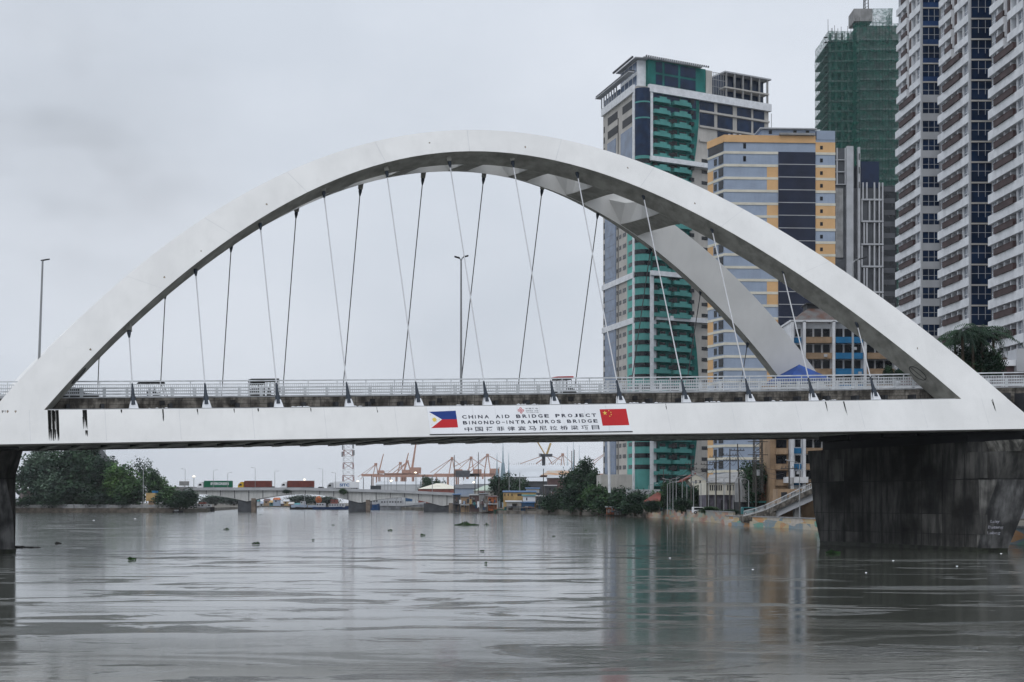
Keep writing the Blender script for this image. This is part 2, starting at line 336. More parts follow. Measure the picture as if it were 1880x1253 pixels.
# ------------------------------------------------------------------ the arch bridge
SP = 6.0; TH = 0.16575; SK = 0.24805; AN = 0.397; AF = 0.3075; WB = 23.49; BZ = 4.5
BU = Vector((math.cos(TH), math.sin(TH))); BT = Vector((-math.sin(TH+SK), math.cos(TH+SK))); BO = Vector((-31.73, 118.81))
def zd(S):
    s = S/SP; return BZ+SP*(1.33227+0.0188578*s+0.00039947*s*s)
def B(S, T, z):      # z is measured from the girder top line
    p = BO+BU*S+BT*T; return Vector((p.x, p.y, zd(S)+z))
def FP(S, h, off=0.0):   # point on the front face of the near rib and girder
    return B(S, -1.0-off+AN*h, h)
def pv(c, S):
    x = (S-33.0)/40.0; r = 0
    for k in c: r = r*x+k
    return r
CO = [-0.545, 0.259, 1.501, -0.077, -22.242, 0.023, 26.255]; CI = [-2.0, -0.3, 4.9, 0.9, -26.7, -0.5, 24.05]
def curve(c, Sa, Sb, n):
    P = [(Sa+(Sb-Sa)*i/400.0, pv(c, Sa+(Sb-Sa)*i/400.0)) for i in range(401)]
    d = [0]
    for i in range(400): d.append(d[-1]+math.hypot(P[i+1][0]-P[i][0], P[i+1][1]-P[i][1]))
    o = []; j = 0
    for k in range(n+1):
        t = d[-1]*k/n
        while j < 399 and d[j+1] < t: j += 1
        q = (t-d[j])/(d[j+1]-d[j]+1e-9); o.append((P[j][0]+(P[j+1][0]-P[j][0])*q, P[j][1]+(P[j+1][1]-P[j][1])*q))
    return o
def root(c, lo, hi):
    for _ in range(50):
        m = (lo+hi)/2
        if (pv(c, m) > -.25) == (pv(c, lo) > -.25): lo = m
        else: hi = m
    return lo
OC = curve(CO, root(CO, -16, 0), root(CO, 70, 84), 72); IC = curve(CI, root(CI, -12, 0), root(CI, 70, 80), 72)
bridge = thing('arch_bridge', 'white twin-ribbed steel arch bridge crossing the river, carrying a painted banner on its girder', 'bridge', tuple(B(33, WB/2, -12)))
FDROP = 0.45
def rib(near):
    rings = []; soff = []
    ca = math.cos(math.atan(AN if near else AF)); sa = math.sin(math.atan(AN if near else AF)); b = 2.15 if near else 2.0
    for (So, ho), (Si, hi) in zip(OC, IC):
        if near:
            fo = B(So, -1+AN*ho, ho); fi = B(Si, -1+AN*hi, hi)
            off = Vector((BT.x*ca*b, BT.y*ca*b, -sa*b))
        else:
            ho -= FDROP; hi -= FDROP
            fo = B(So, WB-1-AF*ho, ho); fi = B(Si, WB-1-AF*hi, hi)
            off = Vector((BT.x*ca*b, BT.y*ca*b, sa*b))
        rings.append([fo, fi, fi+off, fo+off]); soff.append([fi, fi+off])
    r = MB().loft(rings)
    o = r.build('arch_rib', WHITE, bridge)
    # soffit plate, darker than the rib
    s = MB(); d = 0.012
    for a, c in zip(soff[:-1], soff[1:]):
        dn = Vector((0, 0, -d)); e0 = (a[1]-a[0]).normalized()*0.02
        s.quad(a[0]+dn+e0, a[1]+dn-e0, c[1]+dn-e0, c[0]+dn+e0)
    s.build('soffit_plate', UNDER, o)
    return rings
RN = rib(True); RF = rib(False)
rn_ = [o for o in bridge.children if o.name.startswith('arch_rib')][0]
for k in range(5, 70, 6):       # segment joints across the front face of the rib
    (So, ho), (Si, hi) = OC[k], IC[k]; dx = .035
    MB().poly([FP(So-dx, ho-.02, .004), FP(So+dx, ho-.02, .004), FP(Si+dx, hi+.02, .004), FP(Si-dx, hi+.02, .004)]).build('weld_seam', SEAM, rn_)
rnd = random.Random(3)
for S, h_ in ((6.4, 13.9), (3.1, 11.4), (-3.4, 4.9), (-10.2, -.35), (-9.6, -.35), (37, 24.6), (46.5, 22.6), (12.5, 18.4), (52.3, 19.0), (70.6, 4.6), (28, 24.8)):
    m = MB()
    m.poly([FP(S+rnd.uniform(.03, .12)*math.cos(q*.9), h_+rnd.uniform(.03, .16)*math.sin(q*.9), .005) for q in range(7)])
    m.build('rust_spot', RSPOT, rn_)
for S0 in (70.2, -4.9):     # bolted access hatch on the soffit near each springing
    h_ = pv(CI, S0); P0 = B(S0, -1+AN*h_, h_)+Vector((BT.x*.93*1.07, BT.y*.93*1.07, -.369*1.07)); P1 = B(S0+1.2, -1+AN*pv(CI, S0+1.2), pv(CI, S0+1.2))+Vector((BT.x*.93*1.07, BT.y*.93*1.07, -.369*1.07))
    a_ = (P1-P0); b_ = Vector((BT.x*.93*.5, BT.y*.93*.5, -.369*.5)); m = MB(); pts = [P0+a_*(.5+.5*math.cos(i*.524))+b_*math.sin(i*.524)+Vector((0, 0, -.04)) for i in range(12)]
    for i in range(12): m.tube(pts[i], pts[(i+1) % 12], .035, n=4)
    m.tube(P0+Vector((0, 0, -.05)), P1+Vector((0, 0, -.05)), .03, n=4); m.build('access_hatch', DARK, rn_)
# girders
SEAMS_ = True
def girder(near):
    rings = []
    for k in range(41):
        St = -14.0+(92.0)*k/40; Sb = -17.0+(80.7+17.0)*k/40; hb = (-2.86 if near else -2.5)-0.006*abs(Sb-28)
        if near:
            a = B(St, -1.0-AN*.25, -0.25); b_ = B(Sb, -1+AN*hb, hb); c = B(Sb, 1.0+AN*hb*0.3, hb); d = B(St, 1.0, -0.25)
        else:
            a = B(St, WB-1.0, -0.13); b_ = B(Sb, WB-1, hb); c = B(Sb, WB+1.0, hb); d = B(St, WB+1.0, -0.13)
        rings.append([a, b_, c, d])
    o = MB().loft(rings).build('girder', WHITE, bridge)
    lip = MB()
    for k in range(40):
        S0 = -7+80.0*k/40; S1 = -7+80.0*(k+1)/40; T = -1.03 if near else WB-1.03
        if near: lip.hexa([B(S0, T, -.245), B(S1, T, -.245), B(S1, 1.0, -.245), B(S0, 1.0, -.245), B(S0, T, -.18), B(S1, T, -.18), B(S1, 1.0, -.18), B(S0, 1.0, -.18)])
    if near: lip.build('top_flange', RAILD, o)
    bl = MB()
    for k in range(48):
        S0 = -14+94.0*k/48; S1 = -14+94.0*(k+1)/48
        T0, T1 = (-2.18, 0.6) if near else (WB-1.05, WB+1.05)
        zz_ = -2.72 if near else -2.525; z = zz_-0.006*abs(S0-28)*1.15; z1 = zz_-0.006*abs(S1-28)*1.15
        if not near: z += .17; z1 += .17
        bl.hexa([B(S0, T0, z-.22), B(S1, T0, z1-.22), B(S1, T1, z1-.22), B(S0, T1, z-.22), B(S0, T0, z-.17), B(S1, T0, z1-.17), B(S1, T1, z1-.17), B(S0, T1, z-.17)])
        if False: bl.hexa([B(S0, T0+.25, z-.17), B(S1, T0+.25, z1-.17), B(S1, T1-.2, z1-.17), B(S0, T1-.2, z-.17), B(S0, T0+.25, z), B(S1, T0+.25, z1), B(S1, T1-.2, z1), B(S0, T1-.2, z)])
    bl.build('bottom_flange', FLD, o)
    return o
gn = girder(True); gf = girder(False)
for k in range(16):
    S = -8.5+6.0*k
    if S < 24 or S > 42.2: MB().poly([FP(S-.02, -.27, .004), FP(S+.02, -.27, .004), FP(S+.02, -2.86, .004), FP(S-.02, -2.86, .004)]).build('weld_seam', SEAM, gn)
# cross beams, each one a part
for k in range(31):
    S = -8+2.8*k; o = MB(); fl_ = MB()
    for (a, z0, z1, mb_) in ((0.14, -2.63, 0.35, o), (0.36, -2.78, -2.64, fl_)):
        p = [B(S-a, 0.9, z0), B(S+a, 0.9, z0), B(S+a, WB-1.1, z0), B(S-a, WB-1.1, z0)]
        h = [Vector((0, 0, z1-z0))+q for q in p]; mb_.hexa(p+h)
    o = o.build('cross_beam', DARK, bridge); fl_.build('bottom_flange', BEAMP, o)  # dark web and pale flange put the underside's light and dark stripes into colour
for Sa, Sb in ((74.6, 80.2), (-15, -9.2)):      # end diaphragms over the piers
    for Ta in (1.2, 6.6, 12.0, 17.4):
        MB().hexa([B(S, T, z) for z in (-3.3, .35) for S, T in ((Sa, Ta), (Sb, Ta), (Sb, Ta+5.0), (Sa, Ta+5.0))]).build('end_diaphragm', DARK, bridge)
MB().hexa([B(S, T, z) for z in (-4.25, .3) for S, T in ((81.0, -.6), (92, -.6), (92, WB-.5), (81.0, WB-.5))]).build('dark_gap_block', DARK, bridge)  # dark block added so the gap under the deck stays black
MB().hexa([B(S, T, z) for z in (-4.25, -3.31) for S, T in ((75.4, 0.6), (80.9, 0.6), (80.9, WB-.5), (75.4, WB-.5))]).build('dark_gap_plinth', DARK, bridge)  # dark filler added between the pier cap and the diaphragms
for T in (7.5, 12.0, 16.5):
    o = MB()
    for k in range(30):
        S0 = -8+2.8*k+.13; S1 = S0+2.54
        o.hexa([B(S0, T-.15, -2.1), B(S1, T-.15, -2.1), B(S1, T+.15, -2.1), B(S0, T+.15, -2.1), B(S0, T-.15, .3), B(S1, T-.15, .3), B(S1, T+.15, .3), B(S0, T+.15, .3)])
    o.build('stringer', UNDER, bridge)
# deck slab and edges
def strip(T0, T1, z0, z1, Sa=-44, Sb=118, n=81, step=None):
    m = MB(); rings = []
    for k in range(n+1):
        S = Sa+(Sb-Sa)*k/n; rings.append([B(S, T0, z0), B(S, T1, z0), B(S, T1, z1), B(S, T0, z1)])
    return m.loft(rings)
strip(2.1, WB-2.1, 0.42, 0.82).build('deck_slab', DECKM, bridge)
strip(1.75, 2.09, -0.55, 0.88).build('edge_beam', CONCS, bridge)
strip(WB-2.09, WB-1.75, -0.55, 0.88).build('edge_beam', CONCS, bridge)
for z_ in (-.02, .3, .62): strip(1.738, 1.749, z_, z_+.025).build('masonry_joint', BLACK, bridge)
for k in range(60):
    S = -9.5+1.5*k; MB().hexa([B(S+x, T, z) for z in (-.3, .87) for x, T in ((0, 1.736), (.03, 1.736), (.03, 1.749), (0, 1.749))]).build('masonry_joint', BLACK, bridge)
strip(1.70, 2.14, 0.882, 0.98).build('coping', RAILD, bridge)
strip(WB-2.14, WB-1.70, 0.882, 0.98).build('coping', RAILD, bridge)
for T in (3.6, WB-3.9): strip(T, T+.3, 0.825, 1.02).build('kerb', GREYC, bridge)
# dark drain boxes and crumbs along the fascia
for S in (8.5, 20.5, 26.4, 38.2, 44.1, 55.0, 61.5, 2.6):
    MB().hexa([B(S-.22, 1.66, .25), B(S+.22, 1.66, .25), B(S+.22, 1.745, .25), B(S-.22, 1.745, .25), B(S-.22, 1.66, .62), B(S+.22, 1.66, .62), B(S+.22, 1.745, .62), B(S-.22, 1.745, .62)]).build('drain_opening', BLACK, bridge)
cr_ = MB()
for k in range(150):
    S = random.choice([2.5, 14, 19, 28.6, 34, 39, 43, 46, 51, 57, 62])+random.gauss(0, .55); s_ = random.uniform(.04, .13)
    c = B(S, 1.0+random.uniform(-.25, .2), -.17); cr_.ell(c+Vector((0, 0, s_*.5)), s_*1.6, s_, s_, 6, 4)
o = cr_.build('rubble_crumbs', WHITE2, bridge); o['kind'] = 'stuff'
# railings: every bay between two posts is a part
def rail_bay(S0, S1, T, zb, mat_, bal=0.165, h=1.38):
    m = MB(); ww = .028
    def bar(Sa, Sb, za, zb_, t=ww):
        m.hexa([B(Sa, T-t, za), B(Sb, T-t, za), B(Sb, T+t, za), B(Sa, T+t, za), B(Sa, T-t, zb_), B(Sb, T-t, zb_), B(Sb, T+t, zb_), B(Sa, T+t, zb_)])
    bar(S0, S1, zb+h-.11, zb+h, .05); bar(S0+.02, S1-.02, zb+h-.36, zb+h-.29); bar(S0+.02, S1-.02, zb+.14, zb+.21)
    bar(S0-.035, S0+.035, zb, zb+h-.112, .03)
    n = int((S1-S0)/bal)
    for i in range(1, n):
        S = S0+(S1-S0)*i/n; m.hexa([B(S-.022, T-.015, zb+.211), B(S+.022, T-.015, zb+.211), B(S+.022, T+.015, zb+.211), B(S-.022, T+.015, zb+.211), B(S-.022, T-.015, zb+h-.361), B(S+.022, T-.015, zb+h-.361), B(S+.022, T+.015, zb+h-.361), B(S-.022, T+.015, zb+h-.361)])
    return m
SL = 2.5
for k in range(-6, 36):
    if -16 < SL*k < 90: rail_bay(SL*k, SL*(k+1), 1.92, 0.981, RAILM).build('railing_bay', RAILM, bridge)
for k in range(-4, 40):
    rail_bay(SL*k, SL*(k+1), WB-1.92, 0.981, RAILM, 0.33).build('railing_bay', RAILM, bridge)
for T, z0 in ((3.75, 1.021), (WB-3.75, 1.021)):
    for k in range(-7, 47):
        S0 = 1.9*k; m = MB()
        for (za, zb_) in ((.25, .38), (.52, .64), (.78, .90)):
            m.hexa([B(S0, T-.04, z0+za), B(S0+1.9, T-.04, z0+za), B(S0+1.9, T+.04, z0+za), B(S0, T+.04, z0+za), B(S0, T-.04, z0+zb_), B(S0+1.9, T-.04, z0+zb_), B(S0+1.9, T+.04, z0+zb_), B(S0, T+.04, z0+zb_)])
        m.hexa([B(S0-.13, T-.1, z0), B(S0+.13, T-.1, z0), B(S0+.13, T-.042, z0), B(S0-.13, T-.042, z0), B(S0-.13, T-.1, z0+.92), B(S0+.13, T-.1, z0+.92), B(S0+.13, T-.042, z0+.92), B(S0-.13, T-.042, z0+.92)])
        if S0 > -14: m.build('crash_barrier_bay', RAILM, bridge)
# hangers
HH = [6.76, 12.4, 16.81, 20.01, 22.14, 23.24, 23.38, 22.35, 20.22, 16.87, 12.81, 7.45]
NTX = [0, 0, 0, 0, 0, 0, 0, 0, 0, 0, 0, 0]
def hanger(i, near):
    S = i*SP; h = HH[i]
    T0, dT = (0.0, AN) if near else (WB, -AF)
    bot = B(S, T0, -.17); top = B(S, T0+dT*h, h); d = (top-bot).normalized()
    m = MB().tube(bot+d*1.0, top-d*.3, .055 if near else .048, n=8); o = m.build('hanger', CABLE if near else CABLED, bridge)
    s = MB().tube(bot+d*.32, bot+d*1.15, .25, .21, 10); s.tube(bot+d*1.15, bot+d*2.35, .17, .07, 10); s.build('cable_sleeve', SLEEVE, o)
    b_ = MB()
    for sg in (-1, 1):      # the two white cheek plates of the anchorage
        pts = [bot+Vector((BU.x*x, BU.y*x, z)) for x, z in ((-.38, .0), (.38, .0), (.31, .35), (.2, .72), (-.2, .72), (-.31, .35))]
        oo = Vector((BT.x, BT.y, 0))*(sg*.12)+d*0; b_.prism([p+oo+Vector((BT.x, BT.y, 0))*(dT*(p.z-bot.z)) for p in pts], Vector((BT.x, BT.y, 0))*(.07*sg))
    b_.hexa([bot+Vector((BU.x*x+BT.x*y, BU.y*x+BT.y*y, z)) for z in (-.06, .05) for x, y in ((-.46, -.3), (.46, -.3), (.46, .3), (-.46, .3))])
    b_.build('anchor_bracket', WHITE2, o)
    c = MB().tube(top-d*.75, top-d*.32, .07, .17, 10).tube(top-d*.32, top-d*.05, .17, .17, 10); c.build('cable_socket', SLEEVE, o)
    c = MB().tube(top-d*.1, top+d*.5, .30, .34, 4); c.build('socket_box', UNDER, o)
for i in range(12): hanger(i, True)
for i in range(12): hanger(i, False)
# braces between the two ribs: box beams that flare where they meet the ribs
for k, S in enumerate((15, 21, 27, 33, 39, 45, 51)):
    hi = pv(CI, S)+.12; ho = hi+1.25
    def NP(S_, h): return B(S_, -1+AN*h, h)+Vector((BT.x*.93*2.13, BT.y*.93*2.13, -.369*2.13))
    def FQ(S_, h): return B(S_, WB-1-AF*(h-FDROP), h-FDROP)
    def ring(t, wd, wo=1.0):
        pts = []
        for (sg, hh) in ((-1, 'i'), (1, 'i'), (1, 'o'), (-1, 'o')):
            Ss = S+sg*(wd if hh == 'i' else wo); h = pv(CI, Ss)+.12+(0 if hh == 'i' else 1.5)
            a = NP(Ss, h); b2 = FQ(Ss, h); pts.append(a.lerp(b2, t))
        return pts
    m = MB().loft([ring(0, .95, 2.5), ring(.22, .85, 1.5), ring(.5, .85, 1.15), ring(.78, .85, 1.5), ring(1, .95, 2.5)])
    o = m.build('arch_brace', WHITE, bridge)
    s = MB()
    rr = [ring(0.0, .95), ring(.22, .85), ring(.78, .85), ring(1, .95)]; dn = Vector((0, 0, -.05))
    for a, c in zip(rr[:-1], rr[1:]): s.quad(a[0]+dn, a[1]+dn, c[1]+dn, c[0]+dn)
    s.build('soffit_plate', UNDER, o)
# banner on the girder
def fpoly(pts, off, mat_, name, parent, label=None):
    m = MB(); P = [FP(S, h, off) for S, h in pts]; m.poly(P); return m.build(name, mat_, parent, label)
ban = MB()
for k in range(9):
    S0 = 24.26+(41.95-24.26)*k/9+.012; S1 = 24.26+(41.95-24.26)*(k+1)/9-.012
    ban.hexa([FP(S0, -2.66, .004), FP(S1, -2.66, .004), FP(S1, -2.66, .03), FP(S0, -2.66, .03), FP(S0, -.28, .004), FP(S1, -.28, .004), FP(S1, -.28, .03), FP(S0, -.28, .03)])
banner = ban.build('banner', FWHITE, bridge, 'long white project banner with two flags and lettering')
s = MB().hexa([FP(24.2, -2.74, .004), FP(42.0, -2.74, .004), FP(42.0, -2.74, .05), FP(24.2, -2.74, .05), FP(24.2, -2.67, .004), FP(42.0, -2.67, .004), FP(42.0, -2.67, .05), FP(24.2, -2.67, .05)]); s.build('banner_rail', DARK, banner)
E1, E2 = .034, .038
fl = MB().poly([FP(24.39, -.72, E1), FP(25.43, -1.40, E1), FP(26.72, -1.40, E1), FP(26.72, -.65, E1)]); fl.build('blue_flag_field', FBLUE, banner)
fl = MB().poly([FP(24.39, -2.15, E1), FP(26.72, -2.12, E1), FP(26.72, -1.40, E1), FP(25.43, -1.40, E1)]); fl.build('red_flag_field', FRED, banner)
def star(cx, cy, r, rot=90, inner=.38, n=5): return [(cx+(r if i % 2 == 0 else r*inner)*math.cos(R(rot+180/n*i)), cy+(r if i % 2 == 0 else r*inner)*math.sin(R(rot+180/n*i))) for i in range(2*n)]
m = MB().poly([FP(S, h, E1) for S, h in star(24.78, -1.42, .24, 90, .6, 8)])
for a, b2 in ((24.48, -.98), (24.48, -1.88), (25.2, -1.41)): m.poly([FP(S, h, E1) for S, h in star(a, b2, .06)])
m.build('flag_sun', FYEL, banner)
fpoly([(39.42, -2.16), (41.82, -2.14), (41.82, -.67), (39.42, -.69)], E1, FRED, 'red_flag', banner)
m = MB().poly([FP(S, h, E2) for S, h in star(39.83, -1.03, .22)])
for a, b2 in ((40.22, -.82), (40.38, -.98), (40.38, -1.18), (40.22, -1.32)): m.poly([FP(S, h, E2) for S, h in star(a, b2, .075)])
m.build('flag_star', FYEL, banner)
NAVYT = mat('navy_lettering', (0.012, 0.015, 0.035), 0.6, 0.02)
def line(txt, S0, S1, h, hh, name='lettering', mt=None, words=True):
    """letters evenly spread from S0 to S1"""
    m = MB(); n = len(txt); adv = (S1-S0)/n
    narrow = {'I': .35, '-': .7, ' ': .7, 'J': .8}
    ws = [narrow.get(c, 1.0) for c in txt]; tot = sum(ws)+.28*(n-1); x = 0; k = (S1-S0)/tot
    for c, w_ in zip(txt, ws):
        if c != ' ':
            y0, hc = (h, hh) if c != '-' else (h+hh*.42, hh*.16)
            m.add(text_mb(c, lambda X, Y, x=x, y0=y0: FP(S0+x+X, y0+Y, E1), (w_ if c != 'I' else .2)*k*.92, hc))
        x += (w_+.28)*k
    return m.build(name, mt or NAVYT, banner)
line('CHINA AID BRIDGE PROJECT', 27.2, 39.05, -1.36, .30)
line('BINONDO-INTRAMUROS BRIDGE', 27.2, 39.08, -1.87, .30)
line('中国援菲律宾马尼拉桥梁项目', 27.25, 39.15, -2.48, .38)
line('CHINA AID', 32.85, 33.95, -.80, .12); line('中国援助', 32.85, 33.95, -.60, .11)
line('FOR SHARED FUTURE', 32.9, 33.95, -.93, .06)
kn = MB()     # the small red knot emblem: four loops about a centre
for q in range(4):
    c = (32.42+.17*math.cos(R(90*q)), -.70+.17*math.sin(R(90*q)))
    pts = [(c[0]+.105*math.cos(R(a)), c[1]+.105*math.sin(R(a))) for a in range(0, 360, 30)]; inn = [(c[0]+.05*math.cos(R(a)), c[1]+.05*math.sin(R(a))) for a in range(0, 360, 30)]
    for i in range(12):
        j = (i+1) % 12; kn.poly([FP(*pts[i], E1), FP(*pts[j], E1), FP(*inn[j], E1), FP(*inn[i], E1)])
kn.poly([FP(32.36, -.70, E2), FP(32.42, -.76, E2), FP(32.48, -.70, E2), FP(32.42, -.64, E2)])
kn.build('emblem', FRED, banner)
# black drip stains on the girder face
def drip(S, wd, h0, h1, k=26):
    m = MB()
    for _ in range(k):
        s0 = S+random.uniform(-wd, wd)*.72; a = h0 if random.random() < .65 else random.uniform(h1*.7, h0); b2 = a-(h0-h1)*random.uniform(.55, 1.0)*(.6 if a != h0 else 1)
        b2 = max(b2, h1); ww = random.uniform(.012, .05)
        m.poly([FP(s0-ww, a, .006), FP(s0-ww*.8, (a+2*b2)/3, .006), FP(s0-ww*.2, b2, .006), FP(s0+ww*.2, b2, .006), FP(s0+ww*.8, (a+2*b2)/3, .006), FP(s0+ww, a, .006)])
    m.build('drip_stain', STAIN, gn)
drip(-6.6, .62, -.27, -2.85, 80); drip(-4.1, .26, -.27, -2.0, 20); drip(-4.05, .2, -2.0, -2.85, 6); drip(2.2, .10, -.27, -1.3, 8); drip(-1.2, .07, -.27, -.7, 5)
drip(60.4, .08, -.3, -1.3, 4); drip(62.1, .06, -.3, -1.9, 4); drip(10, .05, -.27, -.6, 3); drip(-10.5, .2, -.27, -.5, 3); drip(76.5, .1, -.3, -1.8, 4)
for (S, w_) in ((8.0, .03), (14.4, .03), (45.5, .02), (20, .02), (5, .03)): drip(S, w_, -.27, -.8, 2)
# approach girders behind the arch ends, their deep shadow put into the colour
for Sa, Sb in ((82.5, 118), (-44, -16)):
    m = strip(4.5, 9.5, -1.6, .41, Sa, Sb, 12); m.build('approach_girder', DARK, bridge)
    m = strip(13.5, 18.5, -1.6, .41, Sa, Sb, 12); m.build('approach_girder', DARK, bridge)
# piers
def BW(S, T, z):
    p = BO+BU*S+BT*T; return Vector((p.x, p.y, z))
def pier(S0, S1, spread, T0, T1, name='pier', flip=1):
    def rg(z, tn, tf, c, g, sl=0, sr=0):
        a, b2 = S0-sl, S1+sr
        return [BW(a, tn+c, z), BW(a+c*.7, tn, z), BW(b2-c*.7, tn, z), BW(b2, tn+c, z), BW(b2, tf, z), BW(a, tf, z)]
    lo = MB().loft([rg(-3.9, T0, T1, .06, 0), rg(0, T0, T1, .06, 0), rg(3.4, T0-.8, T1+1.2, .35, 0, sr=spread*.5), rg(6.6, T0-1.6, T1+1.7, 1.3, 0, sr=spread)])
    o = lo.build('pier', PIER, bridge, 'tapered dark stained concrete pier')
    up = MB().loft([rg(6.602, T0-1.55, T1+1.7, 1.35, 0, sr=spread-.05), rg(9.1, T0-2.3, T1+2.1, 1.6, 0, sr=spread+.6)])
    up.build('upper_shaft', PIER, o)
    e_ = 1.4 if spread > 1 else .03
    cap = MB().loft([rg(9.102, T0+.4, T1+2.2, 1.0, 0, .0, spread+e_), rg(10.05, T0+.3, T1+2.3, .8, 0, .04, spread+e_+.2)])
    cap.build('pier_cap', PIER, o)
    MB().loft([[BW(S1-1.4 if spread > 1 else S0, T0-3.3, z) for z in (9.102,)]+[BW(S1+spread+e_, T0-3.3, 9.102), BW(S1+spread+e_, T0+.38, 9.102), BW(S1-1.4 if spread > 1 else S0, T0+.38, 9.102)], [BW(S1-1.9 if spread > 1 else S0, T0-3.9, 10.1), BW(S1+spread+e_+.3, T0-3.9, 10.1), BW(S1+spread+e_+.3, T0+.38, 10.1), BW(S1-1.9 if spread > 1 else S0, T0+.38, 10.1)]]).build('cap_nose', PIERC, o)
    for (za, ta, ca, sa, zb2, tb, cb, sb) in ((0, T0, .06, 0, 3.4, T0-.8, .35, spread*.5), (3.4, T0-.8, .35, spread*.5, 6.57, T0-1.6, 1.3, spread)):
        A = rg(za, ta-.02, T1, ca, 0, .0, sa); Bq = rg(zb2, tb-.02, T1, cb, 0, .0, sb)
        m = MB()
        for q in (1,): m.quad(A[q], A[q+1], Bq[q+1], Bq[q])
        m.build('end_facing', PIERE, o)
        MB().quad(A[0], A[1], Bq[1], Bq[0]).build('chamfer_facing', PIERC2, o)
    j = MB()     # construction joints and shutter lines
    for z in (6.58,):
        j.loft([[p+Vector((0, 0, 0)) for p in rg(z, T0-1.63, T1+2.23, 1.3, 0, .03, spread+.03)], rg(z+.07, T0-1.63, T1+2.23, 1.3, 0, .03, spread+.03)])
    j.build('joint_band', BLACK, o)
    for z, to, tf in ((3.4, T0-.8, T1+1.2), (1.5, T0-.38, T1+.55)):
        MB().hexa([BW(S0-.012, to+.4, z), BW(S0-.002, to+.4, z), BW(S0-.002, tf, z), BW(S0-.012, tf, z), BW(S0-.012, to+.4, z+.04), BW(S0-.002, to+.4, z+.04), BW(S0-.002, tf, z+.04), BW(S0-.012, tf, z+.04)]).build('shutter_line', BLACK, o)
    rnd = random.Random(5)      # shutter panels of slightly different concrete, each as cast
    for (za, zb_) in ((.45, 1.48), (1.56, 3.38), (3.46, 6.5), (6.7, 9.0)):
        for T in [T0+1.53+3.0*i for i in range(-1, 7)]:
            if rnd.random() < .5: MB().hexa([BW(S0-.009, T+x, z) if k else BW(S0-.001, T+x, z) for z in (za, zb_) for x, k in ((.02, 1), (.02, 0), (2.92, 0), (2.92, 1))]).build('cast_panel', rnd.choice([PIER, PIERP]), o)
    MB().loft([rg(-.3, T0-.02, T1+.02, .06, 0, .03, .04), rg(.38, T0-.1, T1+.15, .08, 0, .03, .1)]).build('tide_band', TIDE, o)
    for T in [T0+1.5+3.0*i for i in range(7)]:
        MB().hexa([BW(S0-.012, T-.03, 0), BW(S0-.002, T-.03, 0), BW(S0-.002, T+.03, 0), BW(S0-.012, T+.03, 0), BW(S0-.012, T-.03, 9.0), BW(S0-.002, T-.03, 9.0), BW(S0-.002, T+.03, 9.0), BW(S0-.012, T+.03, 9.0)]).build('shutter_line', BLACK, o)
    return o
pr = pier(74.45, 77.5, 2.2, -1.8, 21.8)
pl = pier(-14.5, -8.75, .0, 10.0, 24.0)
CH = mat('faded_chalk', (0.45, 0.45, 0.50), 0.9, 0.4, 3, col2=(0.2, 0.2, 0.22))
for k, (txt, w_) in enumerate((('Lalay', .9), ('Batang', 1.5), ('Lebog', 1.3))):
    def mp_(X, Y, k=k): 
        z = 2.55-.52*k+Y; return BW(75.15+X+(.15 if k == 0 else 0), -1.8-.8*z/3.4-.09, z)
    text_mb(txt, mp_, w_, .34).build('chalk_writing', CH, pr)
# ------------------------------------------------------------------ things on the bridge
def lamp_post(name, base, h, heads, label, group, thick=.11, lean=0.0, headmat=DARK, mt=POLE, arm=1.4, rise=1.2, hs=1.0):
    t = thing(name, label, 'street lamp', tuple(base), group); b = Vector(base)
    top = b+Vector((lean*h, 0, h)); MB().tube(b, top, thick, thick*.6, 8).build('pole', mt, t)
    for (dx, dy, k) in heads:
        d = Vector((dx, dy, 0)).normalized(); e = top+d*arm*k+Vector((0, 0, rise*k*.7))
        MB().path([top, top+d*arm*k*.35+Vector((0, 0, rise*k*.5)), e], thick*.42, 5).build('arm', mt, t)
        s = Vector((-d.y, d.x, 0)); u_ = Vector((0, 0, 1)); hd = MB(); q = d+u_*.28
        pts = [e-q*.15*hs-s*.2, e+q*.75*hs-s*.17, e+q*.75*hs+s*.17, e-q*.15*hs+s*.2]; hd.hexa([p-u_*.06 for p in pts]+[p+u_*.06 for p in pts]); hd.build('lamp_head', headmat, t)
    return t
lamp_post('bridge_lamp_post', B(35.3, WB-3, 1.02), 14.6, [(-1, -.1, .25), (1, .1, .32)], 'tall thin lamp post with two heads rising behind the hangers at mid span', 'lamp posts on the arch bridge', .13, arm=.9, rise=2.2, hs=.6)
lamp_post('bridge_lamp_post', B(-5.9, WB-3, 1.02), 14.4, [(.35, 1, .08)], 'slightly leaning lamp post left of the arch, above its left leg', 'lamp posts on the arch bridge', .15, .036)
lamp_post('bridge_lamp_post', B(77.2, WB-3, 1.02), 14.5, [(1, .1, .55)], 'lamp post before the tan and blue flats, its head above the right arch leg', 'lamp posts on the arch bridge', .14)
def wheel(c, r, w_, par, ax=None):
    c = Vector(c); ax = Vector(ax) if ax else Vector((BT.x, BT.y, 0)); o = MB().tube(c-ax*w_/2, c+ax*w_/2, r, n=14).build('wheel', TYRE, par)
    MB().tube(c-ax*(w_/2+.012), c+ax*(w_/2+.012), r*.5, n=10).build('rim', LGREY, o)
ROAD = .825
def loc(S, T): return lambda x, y, z: B(S+x, T+y, ROAD+z)
def bx(P, x0, x1, y0, y1, z0, z1): return MB().hexa([P(x, y, z) for z in (z0, z1) for x, y in ((x0, y0), (x1, y0), (x1, y1), (x0, y1))])
